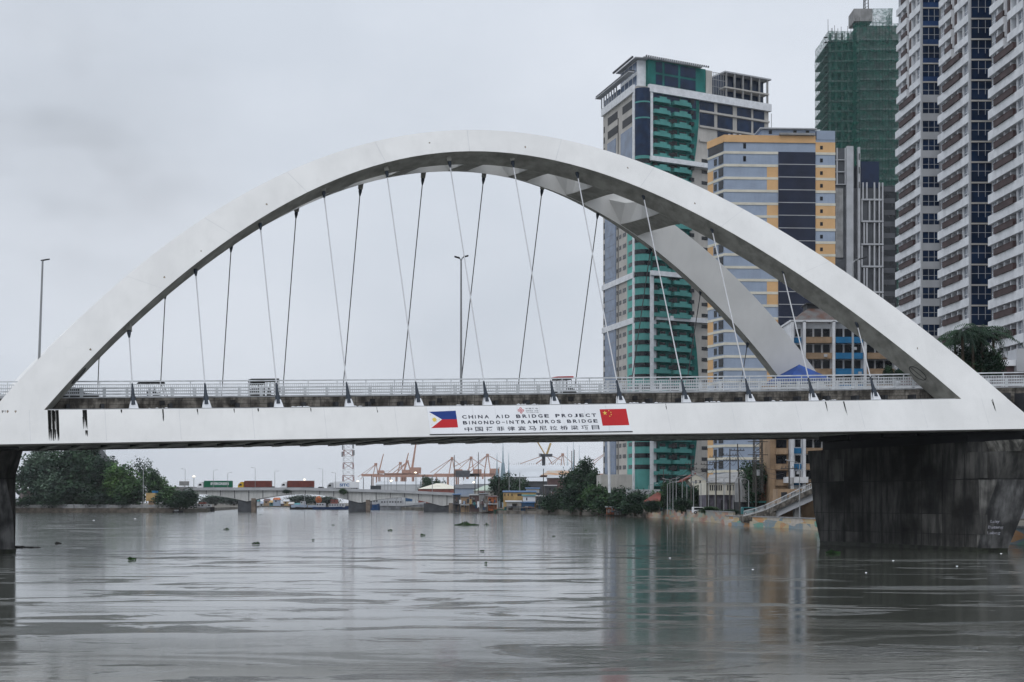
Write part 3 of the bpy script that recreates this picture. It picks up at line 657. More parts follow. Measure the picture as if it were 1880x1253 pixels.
def person(P, x, y, z, shirt, name='person', label='', par=None):
    """small seated rider, one continuous mesh"""
    m = MB(); c = lambda a, b_, d: P(x+a, y+b_, z+d)
    rings = []
    for zz, r, rx in ((0, .16, 1.1), (.18, .17, 1.1), (.42, .2, 1.25), (.52, .12, 1.0), (.58, .06, 1), (.63, .085, 1), (.72, .1, 1), (.82, .07, 1), (.85, .02, 1)):
        rings.append([c(r*math.cos(i*.785), r*rx*math.sin(i*.785), zz) for i in range(8)])
    m.loft(rings)
    for s_ in (-1, 1):
        m.tube(c(0, .12*s_, .04), c(.4, .13*s_, .02), .085, .065, 6); m.tube(c(.4, .13*s_, .02), c(.45, .13*s_, -.4), .06, .045, 6)
        m.tube(c(0, .22*s_, .45), c(.2, .25*s_, .22), .05, .042, 6); m.tube(c(.2, .25*s_, .22), c(.42, .2*s_, .3), .04, .03, 6)
    o = single(m, 'person', shirt, label, 'person'); return o
# white trike with black roof
P = loc(3.2, 10.0)
t = thing('covered_trike', 'white open-sided trike with a curved black roof, driving over the left part of the bridge', 'tricycle', tuple(B(3.2, 10, ROAD)))
m = bx(P, -1.2, .75, -.62, .62, .32, .75); m.add(bx(P, .75, 1.25, -.5, .5, .3, .72)); m.build('body', WHITE2, t)
m = MB()
rf = [(-1.35, 1.88), (-1.2, 2.08), (.55, 2.14), (.9, 2.0), (1.0, 1.86), (.5, 1.92), (-1.2, 1.9)]
m.prism([P(x, -.68, z) for x, z in rf], P(0, .68, 0)-P(0, -.68, 0)); m.build('roof', BLACK, t)
for x in (-1.15, -.3): 
    for y in (-.6, .6): MB().tube(P(x, y, .75), P(x, y, 1.86), .035).build('post', WHITE2, t)
for y in (-.52, .52): MB().tube(P(1.2, y, .7), P(.85, y, 1.85), .04).build('windscreen_post', BLACK, t)
bx(P, -.45, -.3, -.5, .5, .75, 1.3).build('seat_back', BLACK, t)
wheel(P(-.85, -.58, .27), .27, .12, t); wheel(P(-.85, .58, .27), .27, .12, t); wheel(P(1.1, 0, .27), .27, .12, t)
person(P, .15, 0, .78, BLACK, label='dark-clad driver sitting upright in the white open-sided trike')
# black roofed tricycle cab
P = loc(13.2, 10.0)
t = thing('covered_trike', 'black cab trike with a flat overhanging roof, beside the third front hanger from the left', 'tricycle', tuple(B(13.2, 10, ROAD)))
bx(P, -1.3, -.1, -.6, .6, .3, 1.35).build('body', BLACK, t)
bx(P, -1.36, 1.15, -.68, .68, 1.99, 2.24).build('roof', BLACK, t)
bx(P, -1.3, -.1, -.62, .62, 1.72, 1.97).build('roof_valance', BLACK, t)
for x in (-1.28, -.7, -.12, .35, 1.05):
    for y in (-.58, .58): MB().tube(P(x, y, 1.0 if x < 0 else .5), P(x, y, 1.97), .035).build('post', BLACK, t)
bx(P, -.05, 1.2, -.3, .3, .35, .62).build('motorcycle_body', DARK, t)
bx(P, 1.1, 1.3, -.5, .5, .9, 1.5).build('windscreen', GLASSD, t)
wheel(P(-.8, -.56, .28), .28, .12, t); wheel(P(-.8, .56, .28), .28, .12, t); wheel(P(1.15, 0, .28), .28, .1, t)
person(P, .4, 0, .68, DARK, label='dark-clad rider steering the black cab trike')
# red roofed trike
P = loc(41.1, 10.0)
t = thing('covered_trike', 'small trike with a bright red roof and barred sides, near mid span', 'tricycle', tuple(B(41.1, 10, ROAD)))
bx(P, -.8, .7, -.55, .55, .3, .95).build('body', BLACK, t)
m = MB().prism([P(x, -.66, z) for x, z in ((-.86, 2.1), (.72, 2.1), (.86, 2.16), (.72, 2.24), (-.8, 2.22))], P(0, .66, 0)-P(0, -.66, 0)); m.build('roof', REDP, t)
bx(P, -.75, .65, -.56, .56, 1.9, 2.09).build('roof_valance', GLASSD, t)
for x in (-.75, -.4, -.05, .3, .65):
    for y in (-.52, .52): MB().tube(P(x, y, .95), P(x, y, 1.9), .035).build('post', WHITE2 if abs(x) < .5 else BLACK, t)
m = MB().prism([P(x, -.4, z) for x, z in ((.7, .35), (1.25, .35), (1.2, .75), (.7, 1.3))], P(0, .4, 0)-P(0, -.4, 0)); m.build('nose', BLACK, t)
wheel(P(-.5, -.56, .27), .27, .1, t); wheel(P(-.5, .56, .27), .27, .1, t); wheel(P(1.0, 0, .27), .27, .1, t)
# cars low behind the railing
def car(P, L_, paint, label, par_loc):
    t = thing('car', label, 'car', tuple(par_loc), 'cars on the arch bridge')
    prof = [(-.5, .3), (.5, .3), (.5, .62), (.42, .72), (.22, .78), (.10, 1.12), (.02, 1.2), (-.28, 1.2), (-.42, .85), (-.5, .8)]
    m = MB().prism([P(x*L_, -.78, z*1.15) for x, z in prof], P(0, .78, 0)-P(0, -.78, 0)); o = m.build('body', paint, t)
    for y in (-.80, .80):
        MB().poly([P(x*L_, y, z*1.15) for x, z in ((-.36, .86), (.17, .82), (.09, 1.1), (-.27, 1.13))]).build('side_window', GLASSD, t)
    for x in (-.32, .32):
        for y in (-.75, .75): wheel(P(x*L_, y, .3), .3, .16, t)
    for y in (-.5, .5): bx(P, .5*L_, .5*L_+.03, y-.15, y+.15, .6, .75).build('headlight', LGREY, t)
    return t
car(loc(-4.0, 8.0), 4.2, BLACK, 'low black car behind the railing at the left end of the bridge', B(-4.0, 8, ROAD))
car(loc(-10.5, 12.0), 4.2, LGREY, 'pale car mostly hidden behind the left arch foot', B(-10.5, 12, ROAD))
# blue tent on the sidewalk
P = loc(70.2, WB-4.6); t = thing('canopy_tent', 'bright blue pyramid canopy tent at the foot of the rear arch', 'tent', tuple(B(70.2, WB-4.6, ROAD)))
m = MB()
c4 = [(-2.3, -1.9), (2.3, -1.9), (2.3, 1.9), (-2.3, 1.9)]
for i in range(4):
    a, b2 = c4[i], c4[(i+1) % 4]; m.poly([P(a[0], a[1], 2.25), P(b2[0], b2[1], 2.3), P(.05, 0, 3.9)]); m.quad(P(a[0], a[1], 2.25), P(b2[0], b2[1], 2.25), P(b2[0], b2[1], 2.0), P(a[0], a[1], 2.0))
m.build('canopy', BLUET, t)
for a in c4: MB().tube(P(a[0]*.97, a[1]*.97, .18), P(a[0]*.97, a[1]*.97, 2.3), .04).build('leg', POLE, t)

# ------------------------------------------------------------------ towers
CAM_SCALE = 1.2; CAM_DZ = -0.9
def roof_box(m, pts, z0, z1): return m.prism([(p[0], p[1], z0) for p in pts], (0, 0, z1-z0))
# --- teal condominium
T1 = thing('teal_tower', 'tall teal and beige residential tower with white frames, dark glass corner and stepped balconies', 'building', (36, 395, 1.7))
CR = Vector((xat(1189, 391), 391)); CL = Vector((xat(1166, 391), 391)); Lp = Vector((xat(1107.5, 416), 416)); Rp = Vector((xat(1411, 411), 411))
aR = math.degrees(math.atan2(Rp.y-CR.y, Rp.x-CR.x)); aL = math.degrees(math.atan2(Lp.y-CL.y, Lp.x-CL.x))
FR = Frame(CR.x, CR.y, aR, -1); FL = Frame(CL.x, CL.y, aL, 1); LR = (Rp-CR).length; LL = (Lp-CL).length
back = Lp+(Rp-CR)
TOP = 119.3
roof_box(MB(), [CL, CR, Rp, back, Lp], 1.7, TOP).build('wall', BEIGE, T1)
# bay at the rounded corner
def arcp(r0, z, n=8, ex=0.0):
    c = (CL+CR)/2+Vector((.6, 1.2)); a0 = math.atan2((CL-c).y, (CL-c).x); a1 = math.atan2((CR-c).y, (CR-c).x)
    if a0 < 0: a0 += 2*math.pi
    if a1 < 0: a1 += 2*math.pi
    rr = (CL-c).length+ex+r0; return [Vector((c.x+rr*math.cos(a0+(a1-a0)*i/n), c.y+rr*math.sin(a0+(a1-a0)*i/n), z)) for i in range(n+1)]
def arc_solid(z0, z1, ex): 
    c = (CL+CR)/2+Vector((1, 3)); r0 = arcp(0, z0, 10, ex)+[Vector((c.x, c.y, z0))]; r1 = arcp(0, z1, 10, ex)+[Vector((c.x, c.y, z1))]; return MB().loft([r0, r1])
ZB = 100.0
arc_solid(1.75, ZB, .05).build('corner_bay', TEAL, T1)
arc_solid(ZB+.01, TOP-.6, .05).build('glass_corner_column', GLASSB, T1)
for z in (114.6, 110.2): arc_solid(z, z+.4, .12).build('column_band', TEAL, T1)
PIT = 3.12
def rows(zref, lo, hi): 
    z = zref-PIT*math.floor((zref-lo)/PIT); o = []
    while z < hi: o.append(z); z += PIT
    return o
its = []
for z in rows(67.3, 12, ZB-1): its.append(arc_solid(z-.62, z+.62, .14))
many('slit_window', its, GLASSD, T1)
# right face: teal field with the curved edge, proud of the beige wall
def upx(px): # u on the right face for an image column
    k = (px-940)/F; return (k*CR.y-CR.x)/(FR.u.x-k*FR.u.y)
def uLx(px):
    k = (px-940)/F; return (k*CL.y-CL.x)/(FL.u.x-k*FL.u.y)
edge = [(1283, 119), (1282.5, 112), (1279, 106), (1275, 101), (1269, 96), (1266, 90), (1265, 84), (1266, 78), (1267, 72), (1268, 66), (1270, 59), (1273, 54), (1278, 48), (1281, 42), (1283, 36), (1283, 30), (1280, 24), (1276, 18), (1270, 10), (1265, 2)]
MB().prism([FR(0, .02, 2), FR(0, .02, 119)]+[FR(upx(x), .02, z) for x, z in edge], FR(0, .2, 0)-FR(0, .02, 0)).build('teal_field', TEALD, T1)
bal = []; doors = []; sidew = []; pan = []
u1a, u1b, u2a, u2b = upx(1196), upx(1224), upx(1232), upx(1262)
for k, z in enumerate(rows(65.3, 9, 116)):
    for (a, b2, e) in ((u1a, u1b, 0), (u2a, u2b, 1.3)):
        m = MB().fbox(FR, a, b2+e*.0, .22, 1.75, z-.2, z); m.fbox(FR, a, b2, 1.55, 1.75, z, z+.85).fbox(FR, a, a+.15, .22, 1.55, z, z+.85).fbox(FR, b2-.15, b2, .22, 1.55, z, z+.85)
        m.fbox(FR, a+.32*(b2-a), a+.78*(b2-a), 1.55, 1.76, z+.851, z+1.35); m.fbox(FR, b2, b2+1.0, .22, .8, z-.2, z+.7)
        bal.append(m)
        doors.append(MB().fbox(FR, a+.2, a+1.9, .2, .25, z+.1, z+2.5)); doors.append(MB().fbox(FR, a+2.6, b2-.6, .2, .25, z+.5, z+2.3))
        sidew.append(MB().fbox(FR, b2+.5, b2+1.8, .8 if e else .2, .25, z+1.2, z+2.2))
many('balcony', bal, TEAL, T1); many('balcony_door', doors, GLASSD, T1); many('window', sidew, GLASSD, T1)
# windows of the beige wall
its = []
for z in rows(66.6, 6, 104):
    for u0, u1 in ((upx(1288), upx(1303)), (upx(1318), upx(1333)), (upx(1348), upx(1362)), (upx(1380), upx(1396))): its.append(MB().fbox(FR, u0, u1, .02, .06, z-.5, z+.5))
many('slit_window', its, GLASSD, T1)
# upper storeys of dark glass on the right face
its = []
for z0, z1 in ((115.0, 118.6), (110.9, 114.4), (106.9, 110.0)):
    for px0, px1 in ((1284, 1311), (1317, 1345), (1353, 1379), (1383, 1403)):
        if z0 > 106 and not (z0 < 107 and px0 < 1300): its.append(MB().fbox(FR, upx(px0), upx(px1), .02, .08, z0, z1))
for z0, z1 in ((115.2, 118.4), (112.2, 114.6)):
    for px0, px1 in ((1196, 1215), (1219, 1246), (1250, 1277)): its.append(MB().fbox(FR, upx(px0), upx(px1), .23, .26, z0, z1))
many('glass_panel', its, GLASSB, T1)
its = []
for z0 in (106.2, 110.2, 114.5): its.append(MB().fbox(FR, upx(1283), LR, .085, .5, z0, z0+.55))
many('floor_band', its, BEIGE, T1)
for z in (99.5, 103.5):     # two brown balconies under the terrace
    MB().fbox(FR, upx(1338), upx(1356), .1, 2.0, z+2.2, z+4.0).build('terrace_balcony', TAN, T1)
# white frames
its = []
def pil(fr, u0, u1, z0, z1, v=.9): return MB().fbox(fr, u0, u1, .03, v, z0, z1)
its.append(pil(FR, 0, LR+.3, TOP-1.6, TOP+.5, 1.1)); its.append(pil(FL, 0, LL, TOP-1.6, TOP+.5, .7))
for (za, zb_) in ((ZB-.2, TOP-1.61), (35.3, 67.0)): its.append(pil(FR, 0, 1.2, za, zb_, .9 if za > 60 else 1.3))
its.append(pil(FR, 0, 1.2, 2, 34.0, 1.2))
for z in (98.6, 67.02, 55.0, 34.02): its.append(pil(FR, 0 if z != 55 else 2, LR, z, z+1.3, 1.3 if z == 55.0 else 1.85))
its.append(pil(FR, 1.21, 2.4, 10, 54.98, .7))
for z in (96.5, 66.5, 54.0, 33): its.append(pil(FL, 0, LL, z, z+1.6, .5))
its.append(pil(FL, 0, 1.0, 2.0, TOP-1.61, .45))
for m in its: m.build('white_frame', WHITE2, T1)
# left face
its = []
for z in rows(67.4, 6, 96):
    its.append(MB().fbox(FL, uLx(1161.5), uLx(1155), .16, .2, z-.55, z+.55))
    for px0, px1 in ((1149.5, 1143.5), (1140.8, 1136.8), (1133.8, 1132.3)): its.append(MB().fbox(FL, uLx(px0), uLx(px1), .02, .06, z-.55, z+.55))
many('window', its, GLASSD, T1)
MB().fbox(FL, 1.02, uLx(1152.5), .02, .15, 2, 96.4).build('teal_field', TEALL, T1)
MB().fbox(FL, uLx(1131.5), uLx(1111.5), .02, .22, 12, 96.4).build('curtain_wall', GLASSG, T1)
its = []
for z in rows(66, 12, 96): 
    for px0, px1 in ((1131.4, 1125), (1124.5, 1118), (1117.5, 1111.6)): its.append(MB().fbox(FL, uLx(px0), uLx(px1), .225, .25, z-.03, z+.03))
r = MB()
for m in its: r.add(m)
r.build('mullion_grid', DGREY, T1)
MB().fbox(FL, uLx(1135.5), uLx(1135), .02, .16, 12, 114).build('drain_pipe', BLACK, T1)
its = []
for z in rows(66.8, 8, 116): its.append(MB().fbox(FL, uLx(1110.5), uLx(1108.4), .02, .06, z-.9, z+.9))
many('recess', its, DARK, T1)  # flat dark panels stand in for the shade in the corner recesses
its = []
for z0, z1 in ((97.8, 108.8),):
    for px0, px1 in ((1131, 1115.5), (1163, 1140)): its.append(MB().fbox(FL, uLx(px0), uLx(px1), .02, .12, z0, z1))
for m in its: m.build('curtain_wall', GLASSG, T1)
its = []
for z0 in (110.0, 114.0):
    for px0, px1 in ((1163, 1143), (1134, 1116)): its.append(MB().fbox(FL, uLx(px0), uLx(px1), .02, .06, z0, z0+2.2))
for m in its: m.build('open_storey', DARK, T1)  # dark panels stand in for the shade inside the open top rows
# penthouse
U1 = upx(1285)
def blk(fr, u0, u1, v0, v1, z0, z1): return MB().fbox(fr, u0, u1, v0, v1, z0, z1)
blk(FR, .4, U1+2.2, -13, -.3, TOP+.5, 127.0).build('penthouse', TEALD, T1)
its = []
for z0, z1 in ((120.4, 123.2), (123.8, 126.7)):
    for px0, px1 in ((1205, 1217), (1221, 1246), (1250, 1278)): its.append(blk(FR, upx(px0), upx(px1), -.29, -.22, z0, z1))
for m in its: m.build('glass_panel', GLASSB, T1)
blk(FL, .6, 14, -8, -.92, TOP+.5, 126.9).build('penthouse_side', WHITE2, T1)
for z in (120.2, 123.9):
    for u in (1.2, 4.4, 7.6, 10.8): blk(FL, u, u+2.7, -.919, -.86, z, z+2.7).build('penthouse_window', GLASSG, T1)
for m in (blk(FR, -1.4, U1+.6, -10, .5, 127.1, 127.35), blk(FL, -1.0, 14.6, -8, .3, 127.0, 127.25)): m.build('louvre_canopy', LGREY, T1)
sl = MB()
for i in range(30): sl.fbox(FR, -1.3+.72*i, -1.1+.72*i, 1.0, 1.5, 127.0, 127.5)
for i in range(22): sl.fbox(FL, -.8+.72*i, -.6+.72*i, .8, 1.3, 126.9, 127.4)
for i in range(38): sl.fbox(FL, .4+.72*i, .62+.72*i, -.2, 1.9, 123.6, 123.95)
sl.build('louvre_slats', DGREY, T1)
blk(FL, .4, 28, .05, 1.8, 123.3, 123.59).build('louvre_shelf', LGREY, T1)
for i in range(7): blk(FL, 14.5+i*2.1, 14.8+i*2.1, -.1, .2, TOP+.5, 123.3).build('shelf_post', LGREY, T1)
blk(FL, 14.2, 27.4, -5, -.6, TOP+.5, 122.6).build('plant_room', GLASSG, T1)
blk(FR, U1+2.3, U1+4.4, -8, -.2, TOP+.5, 126.8).build('stair_tower', BEIGE, T1)
blk(FR, U1+8.5, LR+.8, -11, .3, 127.0, 127.4).build('terrace_roof', LGREY, T1)
blk(FR, U1+8.5, LR, -11, -2.4, TOP+.5, 126.98).build('terrace_glazing', GLASSB, T1)
blk(FR, U1+8.5, LR, -2.38, .3, 122.6, 123.0).build('terrace_floor', BEIGE, T1)
for i in range(6):
    u = U1+9+i*(LR-U1-9.6)/5; blk(FR, u, u+.45, -.3, .15, TOP+.5, 126.99).build('terrace_column', GREYC, T1)
fr_ = MB()
for i in range(7): u = U1+4.8+i*.6; fr_.fbox(FR, u, u+.1, -.3, -.2, TOP+.5, 126.6)
for z in (122.5, 124.5, 126.5): fr_.fbox(FR, U1+4.5, U1+8.9, -.3, -.2, z, z+.12)
fr_.build('steel_lattice', POLE, T1)
# podium of the tower
PD = thing('tower_podium', 'beige louvred podium block at the base of the teal tower', 'building', (30, 388, 1.7))
m = MB(); f2 = Frame(xat(1104, 392), 392, 2, -1); m.fbox(f2, 0, 9.4, -14, -.2, 1.7, 12.2).build('wall', BEIGE, PD)
m = MB()
for i in range(12): m.fbox(f2, 1.4+i*.6, 1.75+i*.6, -.19, -.08, 4.0, 8.6)
m.build('louvre', GREYC, PD)
# --- ochre and blue-grey block
T2 = thing('ochre_block', 'blue-grey apartment block with ochre checks, cream floor bands and a navy glass strip', 'building', (70, 350, 1.7))
D2 = 346.0; C2 = Vector((xat(1330, D2), D2)); FRb = Frame(C2.x, C2.y, 3.0, -1); FLb = Frame(C2.x, C2.y, 114, 1)
def ub(px, fr=FRb, c=C2): k = (px-940)/F; return (k*c.y-c.x)/(fr.u.x-k*fr.u.y)
LRb = ub(1533); LLb = ub(1299.5, FLb)
PB = 3.115; zt = 93.4; NB = 30
e = FRb(LRb, 0, 0); l = FLb(LLb, 0, 0)
roof_box(MB(), [C2, (e.x, e.y), (e.x-3, e.y+22), (l.x+4, l.y+9), (l.x, l.y)], 1.7, zt).build('wall', BLUEG, T2)
bands = []; bandw = []; chk = []; navy = []; wins = []
for k in range(NB):
    z = zt-PB*(k+1)
    if z < 3: break
    bands.append(MB().fbox(FRb, -.05, ub(1428.5), .02, .12, z-.62, z).fbox(FLb, -.05, LLb, .02, .12, z-.62, z))
    bandw.append(MB().fbox(FRb, ub(1497), LRb+.1, .02, .12, z-.62, z))
    if k > 0: navy.append(MB().fbox(FRb, ub(1429), ub(1496.6), -.02, .3, z+.12, z+PB-.05)); 
    if k % 3 != 1 or k == 0:
        if k > 1: chk.append(MB().fbox(FRb, ub(1408), ub(1428.4), .02, .07, z+.01, z+PB-.63))
        chk.append(MB().fbox(FRb, ub(1497), LRb+.03, .02, .07, z+.01, z+PB-.63))
        if k > 1: chk.append(MB().fbox(FLb, LLb*.66, LLb, .02, .07, z+.01, z+PB-.63))
    wins.append(MB().fbox(FRb, ub(1505.5), ub(1510.5), .071, .12, z+.7, z+1.6))
    if k < 2: wins.append(MB().fbox(FRb, ub(1364.5), ub(1369.5), .02, .08, z+.7, z+2.0))
    a = ub(1328, FLb); b_ = ub(1320, FLb); c_ = ub(1316, FLb); d_ = ub(1311.5, FLb)
    if k > 0: wins.append(MB().fbox(FLb, a, b_, .02, .14, z+.35, z+2.3)); wins.append(MB().fbox(FLb, c_, d_, .02, .14, z+.45, z+2.0))
    else: wins.append(MB().fbox(FLb, .4, LLb-.4, .02, .14, z+.2, z+2.2))
many('floor_band', bands+bandw, CREAM, T2); many('ochre_panel', chk, ORANGE, T2); many('navy_strip', navy, NAVY, T2); many('window', wins, GLASSD, T2)
MB().fbox(FRb, ub(1428.6), ub(1497), .301, .36, 3, 3.3).build('strip_sill', CREAM, T2)
ns = MB()
for k in range(1, NB):
    z = zt-PB*(k+1)
    if z > 3: ns.fbox(FRb, ub(1428.7), ub(1496.8), .02, .36, z-.05, z+.119)
ns.build('strip_ledge', LGREY, T2)
MB().fbox(FRb, -.15, ub(1497)-.01, .02, .25, zt-.9, zt+.85).fbox(FLb, -.1, LLb, .02, .25, zt-.9, zt+.85).build('ochre_parapet', ORANGE, T2)
fp = FRb
blk(FRb, ub(1398), ub(1497)-.05, -9, .2, zt+.86, zt+2.3).build('roof_storey', BLUEG, T2); blk(FRb, ub(1394), ub(1498), -9.4, .9, zt+2.31, zt+2.6).build('roof_slab', LGREY, T2)
blk(FRb, ub(1499), LRb, -9, .1, zt, zt+2.2).build('corner_block', BLUEG, T2)
for px in (1414, 1459, 1482): blk(FRb, ub(px-3), ub(px+3), .2, .26, zt+1.2, zt+2.1).build('window', GLASSD, T2)
blk(FRb, ub(1430), ub(1495), .25, .9, zt+.9, zt+1.4).build('ledge', GREYC, T2)
for px in (1342, 1352, 1362): MB().tube(FRb(ub(px), -2, zt+.8), FRb(ub(px), -2, zt+1.6), .3).build('water_tank', LGREY, T2)
MB().tube(FRb(ub(1418), -1, zt+2.6), FRb(ub(1418), -1, zt+6.5), .08).build('antenna', POLE, T2)
# --- tower under construction wrapped in green net
def net_mat():
    m = mat('green_scaffold_net', (0.022, 0.115, 0.09), 0.9, 0.3, 0.6, col2=(0.009, 0.055, 0.05)); t = m.node_tree; b = t.nodes['Principled BSDF']
    tc = N(t, 'ShaderNodeTexCoord'); no = N(t, 'ShaderNodeTexNoise'); no.inputs['Scale'].default_value = .8; no.inputs['Detail'].default_value = 8
    mp = N(t, 'ShaderNodeMapping'); mp.inputs['Scale'].default_value = (1, 1, 1.6); mr = N(t, 'ShaderNodeMapRange')
    mr.inputs[1].default_value = .35; mr.inputs[2].default_value = .65; mr.inputs[3].default_value = .30; mr.inputs[4].default_value = .82
    t.links.new(tc.outputs['Object'], mp.inputs[0]); t.links.new(mp.outputs[0], no.inputs['Vector']); t.links.new(no.outputs['Fac'], mr.inputs[0]); t.links.new(mr.outputs[0], b.inputs['Alpha'])
    return m
NET = net_mat()
T3 = thing('unfinished_tower', 'concrete tower under construction wrapped in green scaffold netting', 'building', (90, 455, 1.7))
D3 = 455.0; x0, x1, xm = xat(1523, D3), xat(1640, D3), xat(1572, D3); PZ = 3.22; Z3 = zat(66, D3)
core = MB().box(xm+1, x1+5, D3+4, D3+24, 1.7, zat(40, D3)); core.build('concrete_core', GREYC, T3)
k = 0
while Z3-PZ*k > 20:      # slab edges of the core block
    MB().box(xm+1.01, x1+4.9, D3+2.6, D3+3.99, Z3-PZ*k-.5, Z3-PZ*k).build('core_slab_edge', LGREY, T3); k += 1
MB().box(xat(1570, D3), xat(1604, D3), D3+1.6, D3+9, zat(36, D3), zat(13, D3)).build('lift_overrun', GREYC, T3)
sl_ = []; cl_ = []
k = 0; z = Z3-1.2
while z > 20:
    sl_.append(MB().box(x0, xm+1, D3+.5, D3+22, z-.6, z)); 
    for i in range(5): cl_.append(MB().box(x0+.3+i*1.95, x0+.9+i*1.95, D3+1.6, D3+2.3, z, z+PZ-.6))
    z -= PZ
many('floor_slab', sl_, GREYC, T3); many('column', cl_, GREYC, T3)
for i in range(3): MB().box(x0+1.6+i*2.2, x0+2.6+i*2.2, D3+20.5, D3+21, 20, Z3-1.7).build('rear_wall', DGREY, T3)
def net(pts, z0, z1, nm='scaffold_net'):
    m = MB(); P0 = []
    for (xa, ya), (xb, yb) in zip(pts[:-1], pts[1:]):
        n = max(2, int(math.hypot(xb-xa, yb-ya)/2.0))
        for i in range(n): P0.append((xa+(xb-xa)*i/n, ya+(yb-ya)*i/n))
    P0.append(pts[-1]); nz = int((z1-z0)/2.4)
    rr = []
    for j in range(nz+1): rr.append([(x+random.uniform(-.15, .15), y+random.uniform(-.3, .1), z0+(z1-z0)*j/nz) for x, y in P0])
    m.loft(rr, False, False); return m.build(nm, NET, T3)
net([(x0-.45, D3+20), (x0-.45, D3), (xm, D3), ], 8, Z3+1.5)
net([(xm, D3-.2), (xat(1566, D3), D3+.4), (xat(1586, D3), D3-1.6), (x1+6, D3+1.8)], 8, zat(42, D3))
net([(xat(1604, D3), D3+1.4), (xat(1606, D3), D3+.8), (x1, D3+1), (x1, D3+9)], zat(42, D3), zat(14, D3))
sc_ = MB()
for i in range(9):
    x = x0-.4+i*1.05; sc_.box(x-.06, x+.06, D3+.25, D3+.37, 8, Z3+random.uniform(1.5, 3.5))
for i in range(12):
    x = xm+i*1.1; sc_.box(x-.05, x+.05, D3-.35+abs(i-3)*.35, D3-.25+abs(i-3)*.35, 20, zat(42, D3)+random.uniform(.2, 2))
z = 9
while z < Z3+1: sc_.box(x0-1.3, xm, D3+.3, D3+.36, z, z+.08); sc_.box(x0-1.6, x0-.7, D3-.3, D3+1, z, z+.12); z += PZ/2
sc_.build('scaffold', DARK, T3)
ma = MB()
for dx, dy in ((-.8, 0), (.8, 0), (0, 1.2)): ma.tube((xat(1597, D3)+dx, D3+5+dy, zat(13, D3)), (xat(1597, D3)+dx*.8, D3+5+dy, zat(-30, D3)), .16)
for i in range(6): z = zat(13, D3)+i*1.1; ma.tube((xat(1597, D3)-.8, D3+5, z), (xat(1597, D3)+.8, D3+5, z+1), .07)
ma.build('hoist_mast', DARK, T3)
for px, py in ((1524, 30), (1532, 46), (1540, 52), (1638, 20)): MB().tube((xat(px, D3), D3+3, zat(66, D3)), (xat(px, D3), D3+3, zat(py, D3)), .07).build('starter_bar', DARK, T3)
# --- dark office tower with pale frames
T4 = thing('dark_office_tower', 'dark glass office tower with pale vertical frames in front of the netted tower', 'building', (95, 400, 1.7))
D4 = 400.0; f4 = Frame(xat(1534, D4), D4, 2, -1)
def u4(px): return (px-1534)/F*D4*1.01
ZT = lambda py: zat(py, D4)
blk(f4, 0, u4(1569), -16, -.4, 1.7, ZT(272)).build('wall', DGREY, T4)
blk(f4, u4(1569), u4(1612), -18, -.4, 1.7, ZT(345)).build('wall', DGREY, T4)
blk(f4, u4(1612), u4(1648), -18, -.9, 1.7, ZT(340)).build('wall', GLASSD, T4)
blk(f4, u4(1581), u4(1614.5), -8, -.3, ZT(344), ZT(296)).build('blue_screen', mat('deep_blue_panel', (.006, .018, .055), .6, .1), T4)
blk(f4, .05, u4(1548), -.39, -.1, ZT(473), ZT(346)).build('grey_panel', GREYC, T4)
blk(f4, u4(1553.5), u4(1566), -.39, .5, 2, ZT(269)).build('white_fin', LGREY, T4)
blk(f4, u4(1574), u4(1578), -.39, .8, 2, ZT(271)).build('white_fin', LGREY, T4)
for py in (283, 308, 335): blk(f4, u4(1575), u4(1577), .801, .83, ZT(py+12), ZT(py)).build('fin_slot', DARK, T4)
for py in (293, 315, 338): blk(f4, .1, u4(1553), -.39, .1, ZT(py+1.5), ZT(py)).build('terrace_slab', LGREY, T4)
for px in (1536, 1551): blk(f4, u4(px), u4(px)+.3, -.39, .1, ZT(338), ZT(272)).build('terrace_post', LGREY, T4)
fr4 = []
for (ya, yb, xs) in ((335, 365, (1583, 1590, 1604, 1613, 1619)), (367, 405, (1581, 1595, 1604, 1613, 1619)), (409, 447, (1585, 1590, 1604, 1613, 1619)), (451, 488, (1581, 1595, 1604, 1613, 1619)), (492, 535, (1585, 1590, 1604, 1613, 1619)), (539, 575, (1581, 1595, 1604, 1613, 1619)), (579, 620, (1585, 1590, 1604, 1613, 1619))):
    for x in xs: fr4.append(blk(f4, u4(x), u4(x+2.6), -.39, .2, ZT(yb), ZT(ya)))
    fr4.append(blk(f4, u4(1581), u4(1621.8), -.39, .25, ZT(yb+3), ZT(yb)+.01))
for m in fr4: m.build('pale_frame', LGREY, T4)
for k in range(22):
    z = ZT(350)-3.3*k
    if z > 8: blk(f4, u4(1624), u4(1645), -.89, -.86, z, z+1.4).build('window_row', DGREY, T4)
